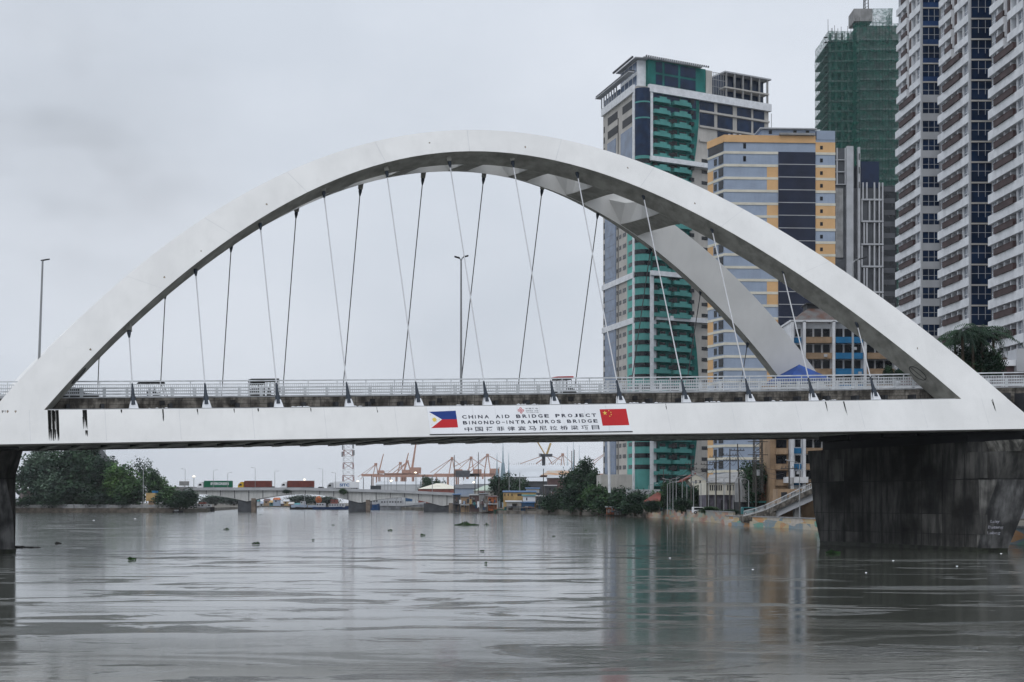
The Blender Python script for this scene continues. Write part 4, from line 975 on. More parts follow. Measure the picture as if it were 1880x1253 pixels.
# --- long serrated residential block at the right
T5 = thing('residential_slab', 'very tall residential block of three stepped wings, white balcony bands and blue glass bays', 'building', (74, 230, 1.7))
def wing(D, X, depth, pitch_, z_ref, wfront, k0, pale_sp):
    fl = Frame(X, D, 93.1, 1)      # left side face, u runs away from the camera
    ff = Frame(X, D, 0, -1)        # front bay
    NZ = 38; ztop = 1.7+pitch_*NZ
    MB().prism([fl(0, -.9, 1.7), fl(depth, -.9, 1.7), (X+16, D+depth+2, 1.7), (X+16, D+.4, 1.7), (X+.9, D+.4, 1.7)], (0, 0, ztop-1.7)).build('wall', LGREY, T5)
    bnd, rail, glz, fins, bay, sp = [], [], [], [], [], []
    z = z_ref-pitch_*math.floor((z_ref-8)/pitch_)
    while z < ztop-3:
        hi = z > z_ref+3
        # white band with slab (continuous low down, broken higher up by the recess)
        a, b_ = depth*.02, depth
        if hi:
            bnd.append(MB().fbox(fl, a, depth*.50, -.88, .05, z, z+1.15)); bnd.append(MB().fbox(fl, depth*.60, b_, -.88, .05, z, z+1.15))
            rail.append(MB().fbox(fl, depth*.60, depth*.80, -.2, .12, z+1.16, z+2.0)); rail.append(MB().fbox(fl, depth*.44, depth*.50, -.88, .0, z+1.16, z+3.0))
        else:
            bnd.append(MB().fbox(fl, a, b_, -.88, .25, z, z+1.3)); rail.append(MB().fbox(fl, depth*.26, depth*.80, .02, .5, z+1.31, z+2.15))
            rail.append(MB().fbox(fl, depth*.26, depth*.80, .02, .55, z+2.16, z+2.24))
        glz.append(MB().fbox(fl, depth*.03, depth*.24, -.88, -.35, z+1.31, z+pitch_-.02)); glz.append(MB().fbox(fl, depth*.82, depth*.99, -.88, -.35, z+1.31, z+pitch_-.02))
        glz.append(MB().fbox(fl, depth*.30, depth*.40, -.88, -.80, z+1.31, z+pitch_-.02)); glz.append(MB().fbox(fl, depth*.62, depth*.74, -.88, -.80, z+1.31, z+pitch_-.02))
        for q in (.25, .42, .60, .79): fins.append(MB().fbox(fl, depth*q, depth*(q+.022), -.88, -.12, z+1.31, z+pitch_-.02))
        # front bay
        gl = MB().fbox(ff, .05, wfront, -.38, -.05, z+(.0 if pale_sp and not hi else -.95)+1.0, z+pitch_-.02); bay.append(gl)
        if hi or not pale_sp: sp.append((z, 'b'))
        else: sp.append((z, 'g'))
        z += pitch_
    many('balcony_band', bnd, WHITE2, T5, 60); many('balcony_rail', rail, BROWN, T5, 60); many('window', glz, GLASSL, T5, 33); many('mullion_fin', fins, WHITE2, T5, 33)
    many('glass_bay', bay, GLASSB, T5, 33)
    mull = MB(); wm_ = MB()
    for z, k in sp:
        for q in (.09, .16, .86, .91, .95): wm_.fbox(fl, depth*q, depth*(q+.008), -.349, -.28, z+1.31, z+pitch_-.02)
        wm_.fbox(fl, depth*.03, depth*.24, -.349, -.3, z+2.0, z+2.08).fbox(fl, depth*.82, depth*.99, -.349, -.3, z+2.0, z+2.08)
        if k == 'g':
            blk(ff, .0, wfront+.05, -.38, .05, z-.3, z+.99).build('spandrel', LGREY, T5)
        else:
            blk(ff, .0, wfront+.05, -.04, .12, z-.14, z+.10).build('floor_line', BEIGE, T5)
            if pale_sp: blk(ff, .06, wfront-.02, -.04, .0, z+.11, z+.95).build('blue_spandrel', mat_bl, T5)
        for q in (.36, .7): mull.fbox(ff, wfront*q, wfront*q+.07, -.04, .03, z+1.0, z+pitch_-.2)
        mull.fbox(ff, .06, wfront, -.04, .02, z+1.75, z+1.82)
    mull.build('bay_mullions', LGREY, T5); wm_.build('window_mullions', WHITE2, T5)
    blk(ff, -.25, .04, -.6, .1, 2, ztop).build('corner_post', LGREY, T5)
mat_bl = mat('blue_spandrel', (.02, .055, .15), .35, .15, .3)
wing(245.0, 71.0, 13.8, 3.205, zat(185, 245), 2.9, 0, True)
wing(221.0, 71.6, 14.0, 3.196, zat(110, 221), 3.2, 0, False)
wing(200.0, 72.6, 13.2, 3.17, zat(92, 200), 3.4, 0, False)
# podium in front
PO = thing('stepped_podium', 'low stepped podium with white parapets and maroon walls below the palms', 'building', (62, 185, 1.7))
D6 = 186.0
for (pa, pb, ya, yb, dd, mt) in ((1700, 1990, 681, 760, 3.0, MAROON), (1700, 1830, 672, 681, 2.6, WHITE2), (1740, 1806, 662, 672, 4.5, MAROON), (1800, 1990, 660, 671, 0.6, WHITE2), (1815, 1990, 671, 684, 1.3, MAROON), (1815, 1868, 651, 659.8, 4, MAROON), (1868, 1990, 640, 682, .2, LGREY), (1690, 1990, 760, 922, 4, GREYC)):
    MB().box(xat(pa, D6), xat(pb, D6), D6+dd, D6+12, zat(yb, D6), zat(ya, D6)).build('terrace_wall', mt, PO)
# --- tan and blue apartment block
T7 = thing('tan_blue_flats', 'white apartment block with tan and bright blue balcony fronts under a rusty hipped roof', 'building', (60, 270, 1.7))
D7 = 268.0; f7 = Frame(xat(1477, D7), D7, 0, -1)
def u7(px): return (px-1477)/F*D7
z7 = lambda py: zat(py, D7)
MB().box(xat(1452, D7), xat(1700, D7), D7+1.2, D7+14, 1.7, z7(592)).build('wall', WHITE2, T7)
MB().box(xat(1418, D7), xat(1451.8, D7), D7+2.4, D7+14, 1.7, z7(700)).build('side_wing', TAN, T7)
pc = []; wn = []
n = 0; y = 619.0
while y < 900:
    for (a, b_, mt) in ((1479, 1527, TAN), (1534, 1584, BLUEP), (1592, 1642, TAN), (1648, 1698, BLUEP)):
        blk(f7, u7(a), u7(b_), -1.19, .1, z7(y+11), z7(y)).build('balcony_front', mt, T7)
        w3 = (b_-a)/3.0
        for j in range(3): wn.append(blk(f7, u7(a+1+w3*j+ (1 if j else 0)), u7(a+w3*(j+1)-2), -1.19, -.8, z7(y-1), z7(y-16)))
    blk(f7, u7(1459), u7(1473), -1.19, -.9, z7(y+10), z7(y)).build('balcony_front', BLUEP, T7); wn.append(blk(f7, u7(1462), u7(1472), -1.19, -1.1, z7(y-2), z7(y-16)))
    if y > 700: 
        MB().box(xat(1427, D7), xat(1450, D7), D7+1.6, D7+2.39, z7(y+11), z7(y)).build('balcony_front', TAN, T7); wn.append(MB().box(xat(1429, D7), xat(1448, D7), D7+2.2, D7+2.39, z7(y-1), z7(y-16)))
    y += 29.1
many('window', wn, GLASSD, T7)
for px in (1452, 1474, 1528, 1585.5, 1643): blk(f7, u7(px), u7(px+5), -1.19, .3, 2, z7(590)).build('pilaster', WHITE2, T7)
MB().box(xat(1450, D7), xat(1700, D7), D7-.3, D7+14.2, z7(591.5), z7(588)).build('parapet', WHITE2, T7)
MB().loft([[(xat(1462, D7), D7+.6, z7(587.5)), (xat(1640, D7), D7+.6, z7(587.5)), (xat(1640, D7), D7+13, z7(587.5)), (xat(1462, D7), D7+13, z7(587.5))], [(xat(1500, D7), D7+5, z7(554)), (xat(1600, D7), D7+5, z7(554)), (xat(1600, D7), D7+9, z7(554)), (xat(1500, D7), D7+9, z7(554))]]).build('roof', RUST, T7)
MB().box(xat(1490, D7), xat(1514, D7), D7+4, D7+8, z7(566), z7(553.5)).build('roof_vent', DARK, T7)
MB().box(xat(1487, D7), xat(1517, D7), D7+3.5, D7+8.5, z7(553.4), z7(551.5)).build('roof_vent_cap', DARK, T7)
for (px, py) in ((1512, 651), (1600, 688), (1575, 683), (1462, 866), (1566, 638)): blk(f7, u7(px), u7(px+6), .11, .5, z7(py+5), z7(py)).build('aircon_unit', LGREY, T7)
blk(f7, u7(1440), u7(1482), -1, 1.0, z7(887), z7(876)).build('entrance_canopy', WHITE2, T7)

CAM_SCALE = 1.0; CAM_DZ = 0.0
# ------------------------------------------------------------------ trees and plants
def crown_mesh(lobes, n, leaf, seed):
    rnd = random.Random(seed); m = MB()
    for _ in range(n):
        c, r = lobes[min(len(lobes)-1, int(rnd.random()*len(lobes)))]
        while True:
            d = Vector((rnd.gauss(0, 1), rnd.gauss(0, 1), rnd.gauss(0, 1)))
            if d.length > .1: break
        d.normalize(); rad = (rnd.random()**.45)*(1.0+.22*math.sin(d.x*5+seed)*math.cos(d.z*4+d.y*3))
        p = Vector(c)+Vector((d.x*r[0], d.y*r[1], d.z*r[2]))*rad
        s = leaf*rnd.uniform(.55, 1.35)
        a = Vector((rnd.gauss(0, 1), rnd.gauss(0, 1), rnd.gauss(0, .6))).normalized()*s; b2 = a.cross(Vector((rnd.gauss(0, 1), rnd.gauss(0, 1), rnd.gauss(0, 1)))).normalized()*s*.7
        m.poly([p-a, p-b2*.8+a*.1, p+a, p+b2])
    return m
def lobes_of(seed, k, w_, h_):
    rnd = random.Random(seed*13+1); o = []
    for i in range(k):
        a = rnd.random()*6.28; q = rnd.uniform(.1, .62)
        o.append(((w_*q*math.cos(a), w_*q*math.sin(a), h_*rnd.uniform(.32, .86)), (w_*rnd.uniform(.28, .5), w_*rnd.uniform(.28, .5), h_*rnd.uniform(.14, .26))))
    return o
PROTO = {}
def proto_tree(kind, seed, mt):
    """unit tree: 10 wide radius 5, 10 high"""
    key = (kind, seed, mt.name)
    if key in PROTO: return PROTO[key]
    rnd = random.Random(seed); tr = MB(); tr.path([(0, 0, -.2), (.1, .05, 2.2), (.3, -.1, 4.6)], .32, 7, .16)
    for i in range(6):
        a = rnd.random()*6.28; z = rnd.uniform(1.8, 4.5); q = rnd.uniform(2.0, 3.4)
        tr.path([(.15, 0, z), (math.cos(a)*q*.5, math.sin(a)*q*.5, z+1.3), (math.cos(a)*q, math.sin(a)*q, z+2.6)], .13, 5, .04)
    if kind == 'round': cm = crown_mesh(lobes_of(seed, 22, 5.0, 10.0)+[((0, 0, 4.6), (3.6, 3.6, 3.0))], 5200, .27, seed)
    elif kind == 'bush': cm = crown_mesh([((x*.8, y*.8, z*.62+1.2), (a*1.1, b2*1.1, c*1.6)) for (x, y, z), (a, b2, c) in lobes_of(seed, 22, 5.0, 9.0)]+[((0, 0, 3.2), (4.4, 4.4, 3.0))], 5200, .28, seed)
    else: cm = crown_mesh(lobes_of(seed, 14, 4.6, 12.0), 1500, .26, seed)
    PROTO[key] = (tr, cm, {}); return PROTO[key]
def tree(px, py_top, py_base, D, wpx, kind, mt, label, group=None, name='tree', cat='tree', base_z=1.6, seed=1):
    tr, cm, cache = proto_tree(kind, seed, mt)
    h = zat(py_top, D)-base_z; ww = wpx*(1.35 if kind != 'feather' else 1.1)/F*D
    t = thing(name, label, cat, (xat(px, D), D, base_z), group)
    if 't' not in cache:
        me = []
        for nm, m, mm in (('trunk', tr, BARK), ('crown', cm, mt)):
            o = m.build(nm, mm); me.append(o.data); bpy.data.objects.remove(o)
        cache['t'] = me
    for nm, me in zip(('trunk', 'crown'), cache['t']):
        o = bpy.data.objects.new(nm, me); COL.objects.link(o); o.parent = t
    zmax = {'round': 9.9, 'bush': 8.4, 'feather': 12.0}[kind]
    t.scale = (ww/9.6, ww/9.6, h/zmax); t.rotation_euler = (0, 0, random.random()*6.28)
    return t
DEEP, MID, BRI, GRY = LEAF
TL = [ # px, top, D, width, kind, mat, seed, label
 (62, 824, 655, 74, 'round', GRY, 1, 'grey-green spreading tree nearest the left pier'),
 (114, 820, 668, 80, 'round', DEEP, 2, 'dark tree rising behind the pale riverside hedge wall'),
 (160, 818, 664, 86, 'round', DEEP, 3, 'tall dark tree in front of the steep dark roof'),
 (88, 866, 648, 70, 'bush', GRY, 4, 'broad low grey-green crown above the pale hedge wall'),
 (192, 838, 652, 64, 'round', DEEP, 4, 'dark tree left of the bright green tree on the left bank'),
 (222, 852, 648, 70, 'round', BRI, 5, 'brightest green rounded tree on the left bank'),
 (240, 880, 645, 66, 'bush', MID, 6, 'low mid-green tree just left of the yellow tank box'),
 (262, 838, 660, 44, 'feather', DEEP, 7, 'feathery open-crowned tree standing above the yellow tank box'),
 (290, 862, 655, 46, 'round', MID, 1, 'rounded tree to the right of the feathery tree'),
 (140, 885, 645, 70, 'bush', DEEP, 2, 'very dark low tree at the right end of the hedge wall'),
 (52, 912, 641, 60, 'bush', DEEP, 9, 'dark shrub hanging under the pale hedge wall next to the left pier'),
 (96, 914, 641, 62, 'bush', DEEP, 10, 'dark shrub under the middle of the pale hedge wall'),
 (180, 905, 642, 70, 'bush', DEEP, 11, 'dark shrub behind the white balustrade left of centre'),
 (225, 908, 642, 56, 'bush', DEEP, 9, 'dark shrub behind the right half of the white balustrade'),
 (312, 894, 640, 58, 'bush', MID, 3, 'mid-green shrub to the right of the yellow tank box'),
 (342, 898, 637, 52, 'bush', DEEP, 5, 'dark bushy tree at the water on the left end of the far bridge'),
 (330, 915, 634, 46, 'bush', DEEP, 10, 'low dark bush touching the water beside the tugboat')]
for i, (px, top, D, wp, kd, mt, sd_, lb) in enumerate(TL):
    tree(px, top, 935, D, wp, kd, mt, lb, 'trees on the left bank' if kd != 'bush' else 'bushes on the left bank', 'tree' if kd != 'bush' else 'bush', 'tree' if kd != 'bush' else 'bush', seed=sd_)
TR = [
 (1030, 898, 545, 58, 'bush', DEEP, 3, 'dark mangrove bush next to the shanty poles, left end of the green bank'),
 (1066, 884, 490, 62, 'bush', DEEP, 4, 'tall dark mangrove bush below the round dark tree'),
 (1100, 890, 470, 62, 'bush', MID, 6, 'mid-green mangrove bush left of the white slanting mast'),
 (1138, 896, 455, 62, 'bush', DEEP, 9, 'dark mangrove bush behind the orange shack'),
 (1172, 898, 440, 50, 'bush', DEEP, 10, 'dark mangrove bush right of the orange shack'),
 (1076, 846, 560, 50, 'round', DEEP, 3, 'dark round tree standing above the bank left of the teal tower'),
 (1048, 862, 570, 40, 'round', DEEP, 5, 'small dark tree beside the flat-roofed shed'),
 (1085, 862, 548, 40, 'round', DEEP, 1, 'dark tree partly behind the podium left edge'),
 (920, 872, 700, 46, 'round', DEEP, 2, 'dark tree at the foot of the pale blue spires'),
 (955, 878, 690, 36, 'round', DEEP, 4, 'dark tree right of the spires above the yellow house'),
 (1208, 900, 400, 52, 'bush', MID, 11, 'mid-green bush in front of the white wall and red roof'),
 (1240, 882, 395, 50, 'round', DEEP, 5, 'dark tree behind the left lamp posts'),
 (1275, 893, 380, 50, 'round', DEEP, 1, 'dark tree beside the white gabled house'),
 (1388, 846, 330, 46, 'round', DEEP, 7, 'tree growing round the foot of the lattice power tower'),
 (1252, 915, 360, 40, 'bush', DEEP, 9, 'dark roadside shrub among the lamp posts'),
 (1166, 906, 428, 56, 'bush', DEEP, 6, 'dark bush hiding most of the white boundary wall'),
 (1118, 902, 462, 60, 'bush', MID, 3, 'mid-green mangrove bush above the orange shack'),
 (1052, 910, 520, 56, 'bush', DEEP, 11, 'low dark mangrove bush at the water left of the tallest mangroves'),
 (1196, 918, 385, 40, 'bush', DEEP, 5, 'dark bush between the white wall and the flood wall'),
 (1008, 908, 552, 40, 'bush', DEEP, 4, 'dark bush between the shanties and the mangroves'),
 (1302, 930, 330, 36, 'bush', MID, 6, 'low roadside shrub under the utility poles'),
 (1340, 935, 310, 40, 'bush', DEEP, 10, 'low dark shrub left of the ramp foot')]
for i, (px, top, D, wp, kd, mt, sd_, lb) in enumerate(TR):
    nm = 'tree' if kd != 'bush' else 'bush'
    tree(px, top, 935, D, wp, kd, mt, lb, 'trees on the right bank' if nm == 'tree' else 'bushes on the right bank', nm, nm, base_z=.4 if px < 1180 and kd == 'bush' else 1.7, seed=sd_)
# far tree on the island and trees near the warehouses
tree(783, 877, 905, 900, 34, 'round', DEEP, 'dark flat-topped tree beyond the far bridge under the cranes', 'trees beyond the far bridge', seed=3)
tree(807, 880, 905, 905, 20, 'round', DEEP, 'smaller dark tree right of the flat-topped tree beyond the far bridge', 'trees beyond the far bridge', seed=5)
tree(630, 897, 925, 668, 16, 'bush', MID, 'shrub sprouting from the girder of the far bridge near its second pier', None, 'bush', 'bush', base_z=8.0, seed=6)
tree(526, 899, 925, 668, 14, 'bush', DEEP, 'small shrub sprouting from the girder of the far bridge right of its first pier', None, 'bush', 'bush', base_z=8.5, seed=9)
# palms behind the right arch leg
def palm(px, py, D, h, label, seed):
    rnd = random.Random(seed); bz = zat(py, D)-h; t = thing('palm_tree', label, 'palm', (xat(px, D), D, bz), 'palms on the podium')
    x = xat(px, D); MB().path([(x, D, bz), (x+.2, D, bz+h*.5), (x+.1, D, bz+h)], .24, 7, .15).build('trunk', BARK, t)
    m = MB()
    for i in range(30):
        a = rnd.random()*6.28; l = rnd.uniform(2.6, 3.9); up = rnd.uniform(.0, 1.3); pts = []
        for k in range(7):
            q = k/6.0; pts.append(Vector((x+.1+math.cos(a)*l*q, D+math.sin(a)*l*q, bz+h+up*q*2.4-2.6*q*q*(1.0+.4*rnd.random()*0))))
        s = Vector((-math.sin(a), math.cos(a), 0))
        for k in range(6):
            for sg in (-1, 1):
                for j in range(2):
                    p = pts[k].lerp(pts[k+1], j*.5); q = pts[k].lerp(pts[k+1], j*.5+.3); tip = p+s*sg*.62*(1.05-k/7.5)+Vector((0, 0, -.35))+(pts[k+1]-pts[k])*.7
                    m.poly([p, q, tip])
    m.build('crown', DEEP, t)
for i, (px, py, lb) in enumerate(((1765, 612, 'leftmost palm above the right arch leg'), (1784, 622, 'low palm second from the left above the right arch leg'), (1800, 606, 'tallest central palm below the blue glass bay'), (1822, 618, 'dark palm beside the lowest brown balcony'), (1752, 630, 'short palm tucked against the arch leg'))):
    palm(px, py, 181+i*.9, 7.0, lb, 30+i)
for i, (px, py, ww, lb) in enumerate(((1790, 632, 70, 'dense dark shrubbery at the foot of the palms'), (1824, 640, 40, 'dark shrub right of the palms beside the podium wall'), (1655, 676, 34, 'dark tree peeping over the bridge rail beside the flats'), (1630, 672, 22, 'small tree crown right of the blue tent in front of the flats'))):
    D = 184 if i < 2 else 215
    tree(px, py, 700, D, ww, 'bush', DEEP, lb, 'shrubs behind the right arch leg', 'bush', 'bush', base_z=zat(700, D), seed=3+i)

# ------------------------------------------------------------------ left bank
bal = thing('riverside_balustrade', 'long pale balustrade along the water on the left bank', 'balustrade', (xat(180, 637), 637, 1.6))
x0, x1 = xat(30, 637), xat(326, 637); n = 14; dx = (x1-x0)/n
MB().box(x0, x1, 636.6, 637.8, -.5, 1.9).build('plinth', WOOD, bal)
for i in range(n):
    a = x0+dx*i
    MB().box(a-.25, a+.25, 636.7, 637.3, 1.901, 3.7).build('post', GREYC, bal)
    if 4 <= i < 8:
        m = MB(); m.box(a+.26, a+dx-.26, 636.8, 637.2, 3.2, 3.5)
        for j in range(9): m.box(a+.5+j*.5, a+.75+j*.5, 636.85, 637.15, 1.901, 3.199)
        m.build('baluster_bay', LGREY, bal)
    else: MB().box(a+.26, a+dx-.26, 636.8, 637.2, 2.1, 3.4).build('parapet_panel', GREYC, bal)
m = MB()
for i in range(12): m.box(xat(36+5.6*i, 650), xat(41+5.6*i, 650), 649.5, 650, 1.6, zat(899+random.uniform(-.5, .5), 650))
single(m, 'garden_wall', mat('pinkish_wall', (.34, .29, .29), .9, .2, .5), 'low pinkish wall half hidden by shrubs near the left pier', 'wall')
t = thing('water_tank', 'yellow boxy tank house on a narrow stone base by the left bank water', 'tank', (xat(277, 641), 641, 1.6))
MB().box(xat(269, 641), xat(286, 641), 640, 645, zat(920.5, 641), zat(905.5, 641)).build('tank_box', YELLOW, t)
MB().box(xat(273, 641), xat(283, 641), 640.5, 644, 1.6, zat(920.6, 641)).build('base', TAN, t)
MB().box(xat(280, 641), xat(286.5, 641), 640, 645, zat(905.4, 641), zat(901.5, 641)).build('blue_cover', BLUEP, t)
single(MB().tube(at(262.8, 931, 640), at(263.2, 859, 640), .22, .15), 'pole', POLE, 'slim white pole just left of the yellow tank box', 'pole')
t = thing('steep_roofed_building', 'building with a steep dark roof and a red patch behind the left bank trees', 'building', (xat(160, 700), 700, 1.6))
MB().prism([at(116, 830, 700), at(128, 805, 700), at(150, 805, 700), at(170, 834, 700), at(190, 858, 700), at(190, 930, 700), at(116, 930, 700)], (0, 25, 0)).build('roof', DARK, t)
MB().prism([at(170, 830, 699.9), at(176, 829, 699.9), at(176, 838, 699.9), at(172, 838, 699.9)], (0, .09, 0)).build('red_sign', REDR, t)
def lattice(name, label, px, py0, py1, D, wb, wt, mats, cat='tower', nseg=9, extra=None, group=None, r=.12):
    x = xat(px, D); z0 = max(1.6, zat(py0, D)); z1 = zat(py1, D); t = thing(name, label, cat, (x, D, z0), group)
    for k in range(nseg):
        a = k/nseg; b2 = (k+1)/nseg; wa = (wb+(wt-wb)*a)/2; wb_ = (wb+(wt-wb)*b2)/2; za = z0+(z1-z0)*a; zb_ = z0+(z1-z0)*b2; m = MB()
        ca = [(x-wa, D-wa, za), (x+wa, D-wa, za), (x+wa, D+wa, za), (x-wa, D+wa, za)]; cb = [(x-wb_, D-wb_, zb_), (x+wb_, D-wb_, zb_), (x+wb_, D+wb_, zb_), (x-wb_, D+wb_, zb_)]
        for i in range(4):
            j = (i+1) % 4; m.tube(ca[i], cb[i], r, n=4, caps=False); m.tube(ca[i], cb[j], r*.55, n=4, caps=False); m.tube(ca[j], cb[i], r*.55, n=4, caps=False); m.tube(cb[i], cb[j], r*.55, n=4, caps=False)
        m.build('mast_section', mats[k % len(mats)], t)
    if extra: extra(t, x, D, z0, z1)
    return t
def ant(t, x, D, z0, z1):
    for i, (dx, zz) in enumerate(((-2.6, .45), (2.6, .47), (-2.9, .36), (2.9, .38), (-2.4, .52), (2.4, .55))):
        z = z0+(z1-z0)*zz; MB().box(x+dx-.45, x+dx+.45, D-1.5, D-1, z-1.3, z+1.3).build('antenna_panel', POLE, t)
lattice('telecom_mast', 'red and white lattice telecom mast hung with antenna panels beyond the far bridge', 639.5, 885, 745, 720, 5.4, 3.2, [REDR, FWHITE], 'mast', 12, ant, r=.15)
lattice('lattice_mast', 'pale thin lattice mast behind the steep dark roof', 189, 860, 770, 800, 3.0, .8, [POLE], 'mast', 8)
lattice('power_tower', 'dark lattice power tower standing behind the brick building', 1391.5, 905, 800, 322, 2.0, 1.8, [POLED], 'tower', 10, lambda t, x, D, z0, z1: [MB().box(x-2.3, x+2.3, D-.1, D+.1, z, z+.15).build('cross_arm', POLED, t) for z in (zat(836, D), zat(812, D))], r=.09)

# ------------------------------------------------------------------ the far bridge
BRICKG = mat('grimy_buff_concrete', (.20, .16, .13), .9, .2, .5, streak=.5, scol=(.08, .07, .06))
FB = thing('far_road_bridge', 'low white haunched concrete road bridge crossing the river in the distance', 'bridge', (xat(600, 672), 672, -1))
def fz(px): return zat(895.5+max(0, (px-560))*.028+max(0, px-740)*.022, 672)
piers_px = (454, 661, 812)
def depth_px(px):
    d = 1e9
    for p in piers_px: d = min(d, abs(px-p))
    return 12.5+13.0*max(0, 1-d/88.0)**1.6
rings = []; par = []; pxs = list(range(352, 846, 6))
for px in pxs:
    x = xat(px, 672); zt_ = fz(px)-1.3; zb_ = fz(px)-depth_px(px)/F*672; rings.append([(x, 671, zb_), (x, 671, zt_), (x, 683, zt_), (x, 683, zb_)])
MB().loft(rings).build('girder', mat('pale_bridge_concrete', (.60, .60, .59), .9, .08, .1, streak=.35, scol=(.25, .25, .25)), FB)
MB().loft([[(xat(px, 672), 669.8, fz(px)-1.35), (xat(px, 672), 669.8, fz(px)), (xat(px, 672), 670.3, fz(px)), (xat(px, 672), 670.3, fz(px)-1.35)] for px in range(340, 850, 10)]).build('parapet', LGREY, FB)
MB().loft([[(xat(px, 672), 670.4, fz(px)-1.29), (xat(px, 672), 670.4, fz(px)-1.0), (xat(px, 672), 684, fz(px)-1.0), (xat(px, 672), 684, fz(px)-1.29)] for px in range(340, 850, 10)]).build('deck_slab', DECKM, FB)
for i, px in enumerate(range(378, 836, 26)):
    MB().box(xat(px, 670.6), xat(px, 670.6)+.25, 670.7, 670.98, fz(px)-(depth_px(px)-.8)/F*672, fz(px)-1.4).build('stiffener_rib', DGREY, FB)
for p, (a, b_) in zip(piers_px, ((437, 470), (640, 680), (778, 832))):
    MB().box(xat(a, 672), xat(b_-8, 672), 671.5, 686, -3.9, fz(p)-5.2).build('pier', DGREY, FB)
    MB().box(xat(b_-7.9, 672), xat(b_, 672), 670.9, 673, -3.9, fz(p)-5.1).build('pier_nose', BRICKG, FB)
# trucks on it
def truck(px, D, Lc, cab, box_, label, text=None, tcol=None, cabL=3.2):
    x = xat(px, D); z = fz(px)-1.0; t = thing('container_truck', label, 'truck', (x, D, z), 'container trucks queuing on the far bridge')
    bc = MB().box(x, x+Lc, D, D+2.4, z+1.25, z+4.25).build('container', box_, t)
    rb = MB()
    for i in range(int(Lc/.55)): rb.box(x+.15+i*.55, x+.33+i*.55, D-.05, D-.001, z+1.4, z+4.1)
    rb.build('corrugation', box_, bc)
    if text: text_mb(text[0], lambda X, Y: (x+text[1]+X, D-.07, z+text[3]+Y), text[2], text[4]).build('lettering', tcol, bc)
    MB().box(x-.3, x+Lc, D+.3, D+2.1, z+.95, z+1.22).build('chassis', DARK, t)
    m = MB().prism([(x-a, D+.02, z+b_) for a, b_ in ((.35, .5), (.35, 3.7), (1.6, 3.75), (2.3, 3.1), (2.9, 2.3), (3.1, 1.8), (3.15, .5))], (0, 2.35, 0)); o = m.build('cab', cab, t)
    MB().prism([(x-a, D-.02, z+b_) for a, b_ in ((1.2, 1.9), (1.2, 2.8), (2.2, 2.8), (2.7, 1.9))], (0, .03, 0)).build('side_window', GLASSD, o)
    MB().prism([(x-a, D+.1, z+b_) for a, b_ in ((2.45, 2.95), (2.95, 2.25), (3.0, 2.3), (2.5, 3.0))], (0, 2.2, 0)).build('windscreen', GLASSD, o)
    for wx in (-2.5, -.9, Lc*.72, Lc*.82, Lc*.92): wheel((x+wx, D+.25, z+.5), .5, .3, t, (0, 1, 0))
    return t
truck(374.5, 674, 13.3, FWHITE, GREENC, 'truck with white cab and long green container, leftmost on the far bridge', ('EVERGREEN', 3.2, 8.6, 2.25, 1.2), FWHITE)
truck(448.5, 674, 12.9, YELLOWP, MAROONC, 'truck with yellow cab and oxide-red container on the far bridge')
truck(527.5, 674, 12.6, FWHITE, MAROONC, 'truck with white cab and oxide-red container, just right of the yellow-cabbed one')
truck(612.5, 674, 11.8, LGREY, FWHITE, 'truck with long white container, rightmost of the four trucks', ('SITC', 2.9, 4.6, 1.9, 1.4), mat('blue_lettering', (.01, .12, .35), .6, 0))
m = MB().box(xat(680, 675), xat(699, 675), 675, 677.5, fz(690)-1.0, fz(690)+1.9); single(m, 'flatbed_crate', DGREY, 'dark boxy load on the far bridge right of the white container', 'load')
for i, (px, mt, lb) in enumerate(((590, DGREY, 'small dark car between the oxide-red container truck and the white one on the far bridge'), (500, DARK, 'dark car half hidden behind the far bridge parapet, ahead of the second red container'))):
    z = fz(px)-1.0; x = xat(px, 675); t = thing('car', lb, 'car', (x, 675, z), 'cars on the far bridge')
    MB().prism([(x+a, 675, z+b_) for a, b_ in ((-2.2, .4), (2.2, .4), (2.2, .9), (1.3, 1.0), (.7, 1.6), (-1.2, 1.6), (-1.9, 1.0), (-2.2, .95))], (0, 1.7, 0)).build('body', mt, t)
    MB().prism([(x+a, 674.95, z+b_) for a, b_ in ((1.0, 1.02), (.6, 1.5), (-1.1, 1.5), (-1.6, 1.02))], (0, .04, 0)).build('side_window', GLASSD, t)
    for wx in (-1.4, 1.4): wheel((x+wx, 675.1, z+.33), .33, .2, t, (0, 1, 0))
FL_ = [(340, 862, -1), (392, 864, 1), (418, 869, 0), (468.5, 860, -1), (504.5, 866, 1), (592.5, 862, -1), (616, 869, -1), (706, 866, 0), (765, 872, 0)]
for i, (px, py, s_) in enumerate(FL_):
    b_ = (xat(px, 673), 673, fz(px)-.9); lamp_post('street_lamp', b_, zat(py, 673)-b_[2], [(s_ or 1, .2, .9)], 'thin lamp post on the far bridge, %s of nine' % ordinal(i, 9), 'lamp posts on the far bridge', .13, mt=POLE, rise=.3)
for i, (px, py, D, lb) in enumerate(((356, 875, 720, 'lit flood lamp on a mast at the left end of the far bridge'), (763, 868, 950, 'glowing lamp among the orange cranes right of the tallest boom'), (718, 883, 900, 'lit lamp just above the far bridge under the raised crane boom'), (657, 884, 900, 'lit lamp right of the telecom mast'), (559, 881, 760, 'lit lamp peeking over the second red container'), (870, 886, 800, 'warm lit lamp beside the shanties under the orange cranes'))):
    t = thing('flood_lamp', lb, 'flood lamp', (xat(px, D), D, 1.6), 'lit flood lamps in the distance'); MB().tube((xat(px, D), D, 1.6), at(px, py+1.5, D), .18).build('mast', POLE, t)
    MB().ell(at(px, py, D), .8*D/900, .5, .45*D/900, 8, 5).build('lamp_head', LIT, t)
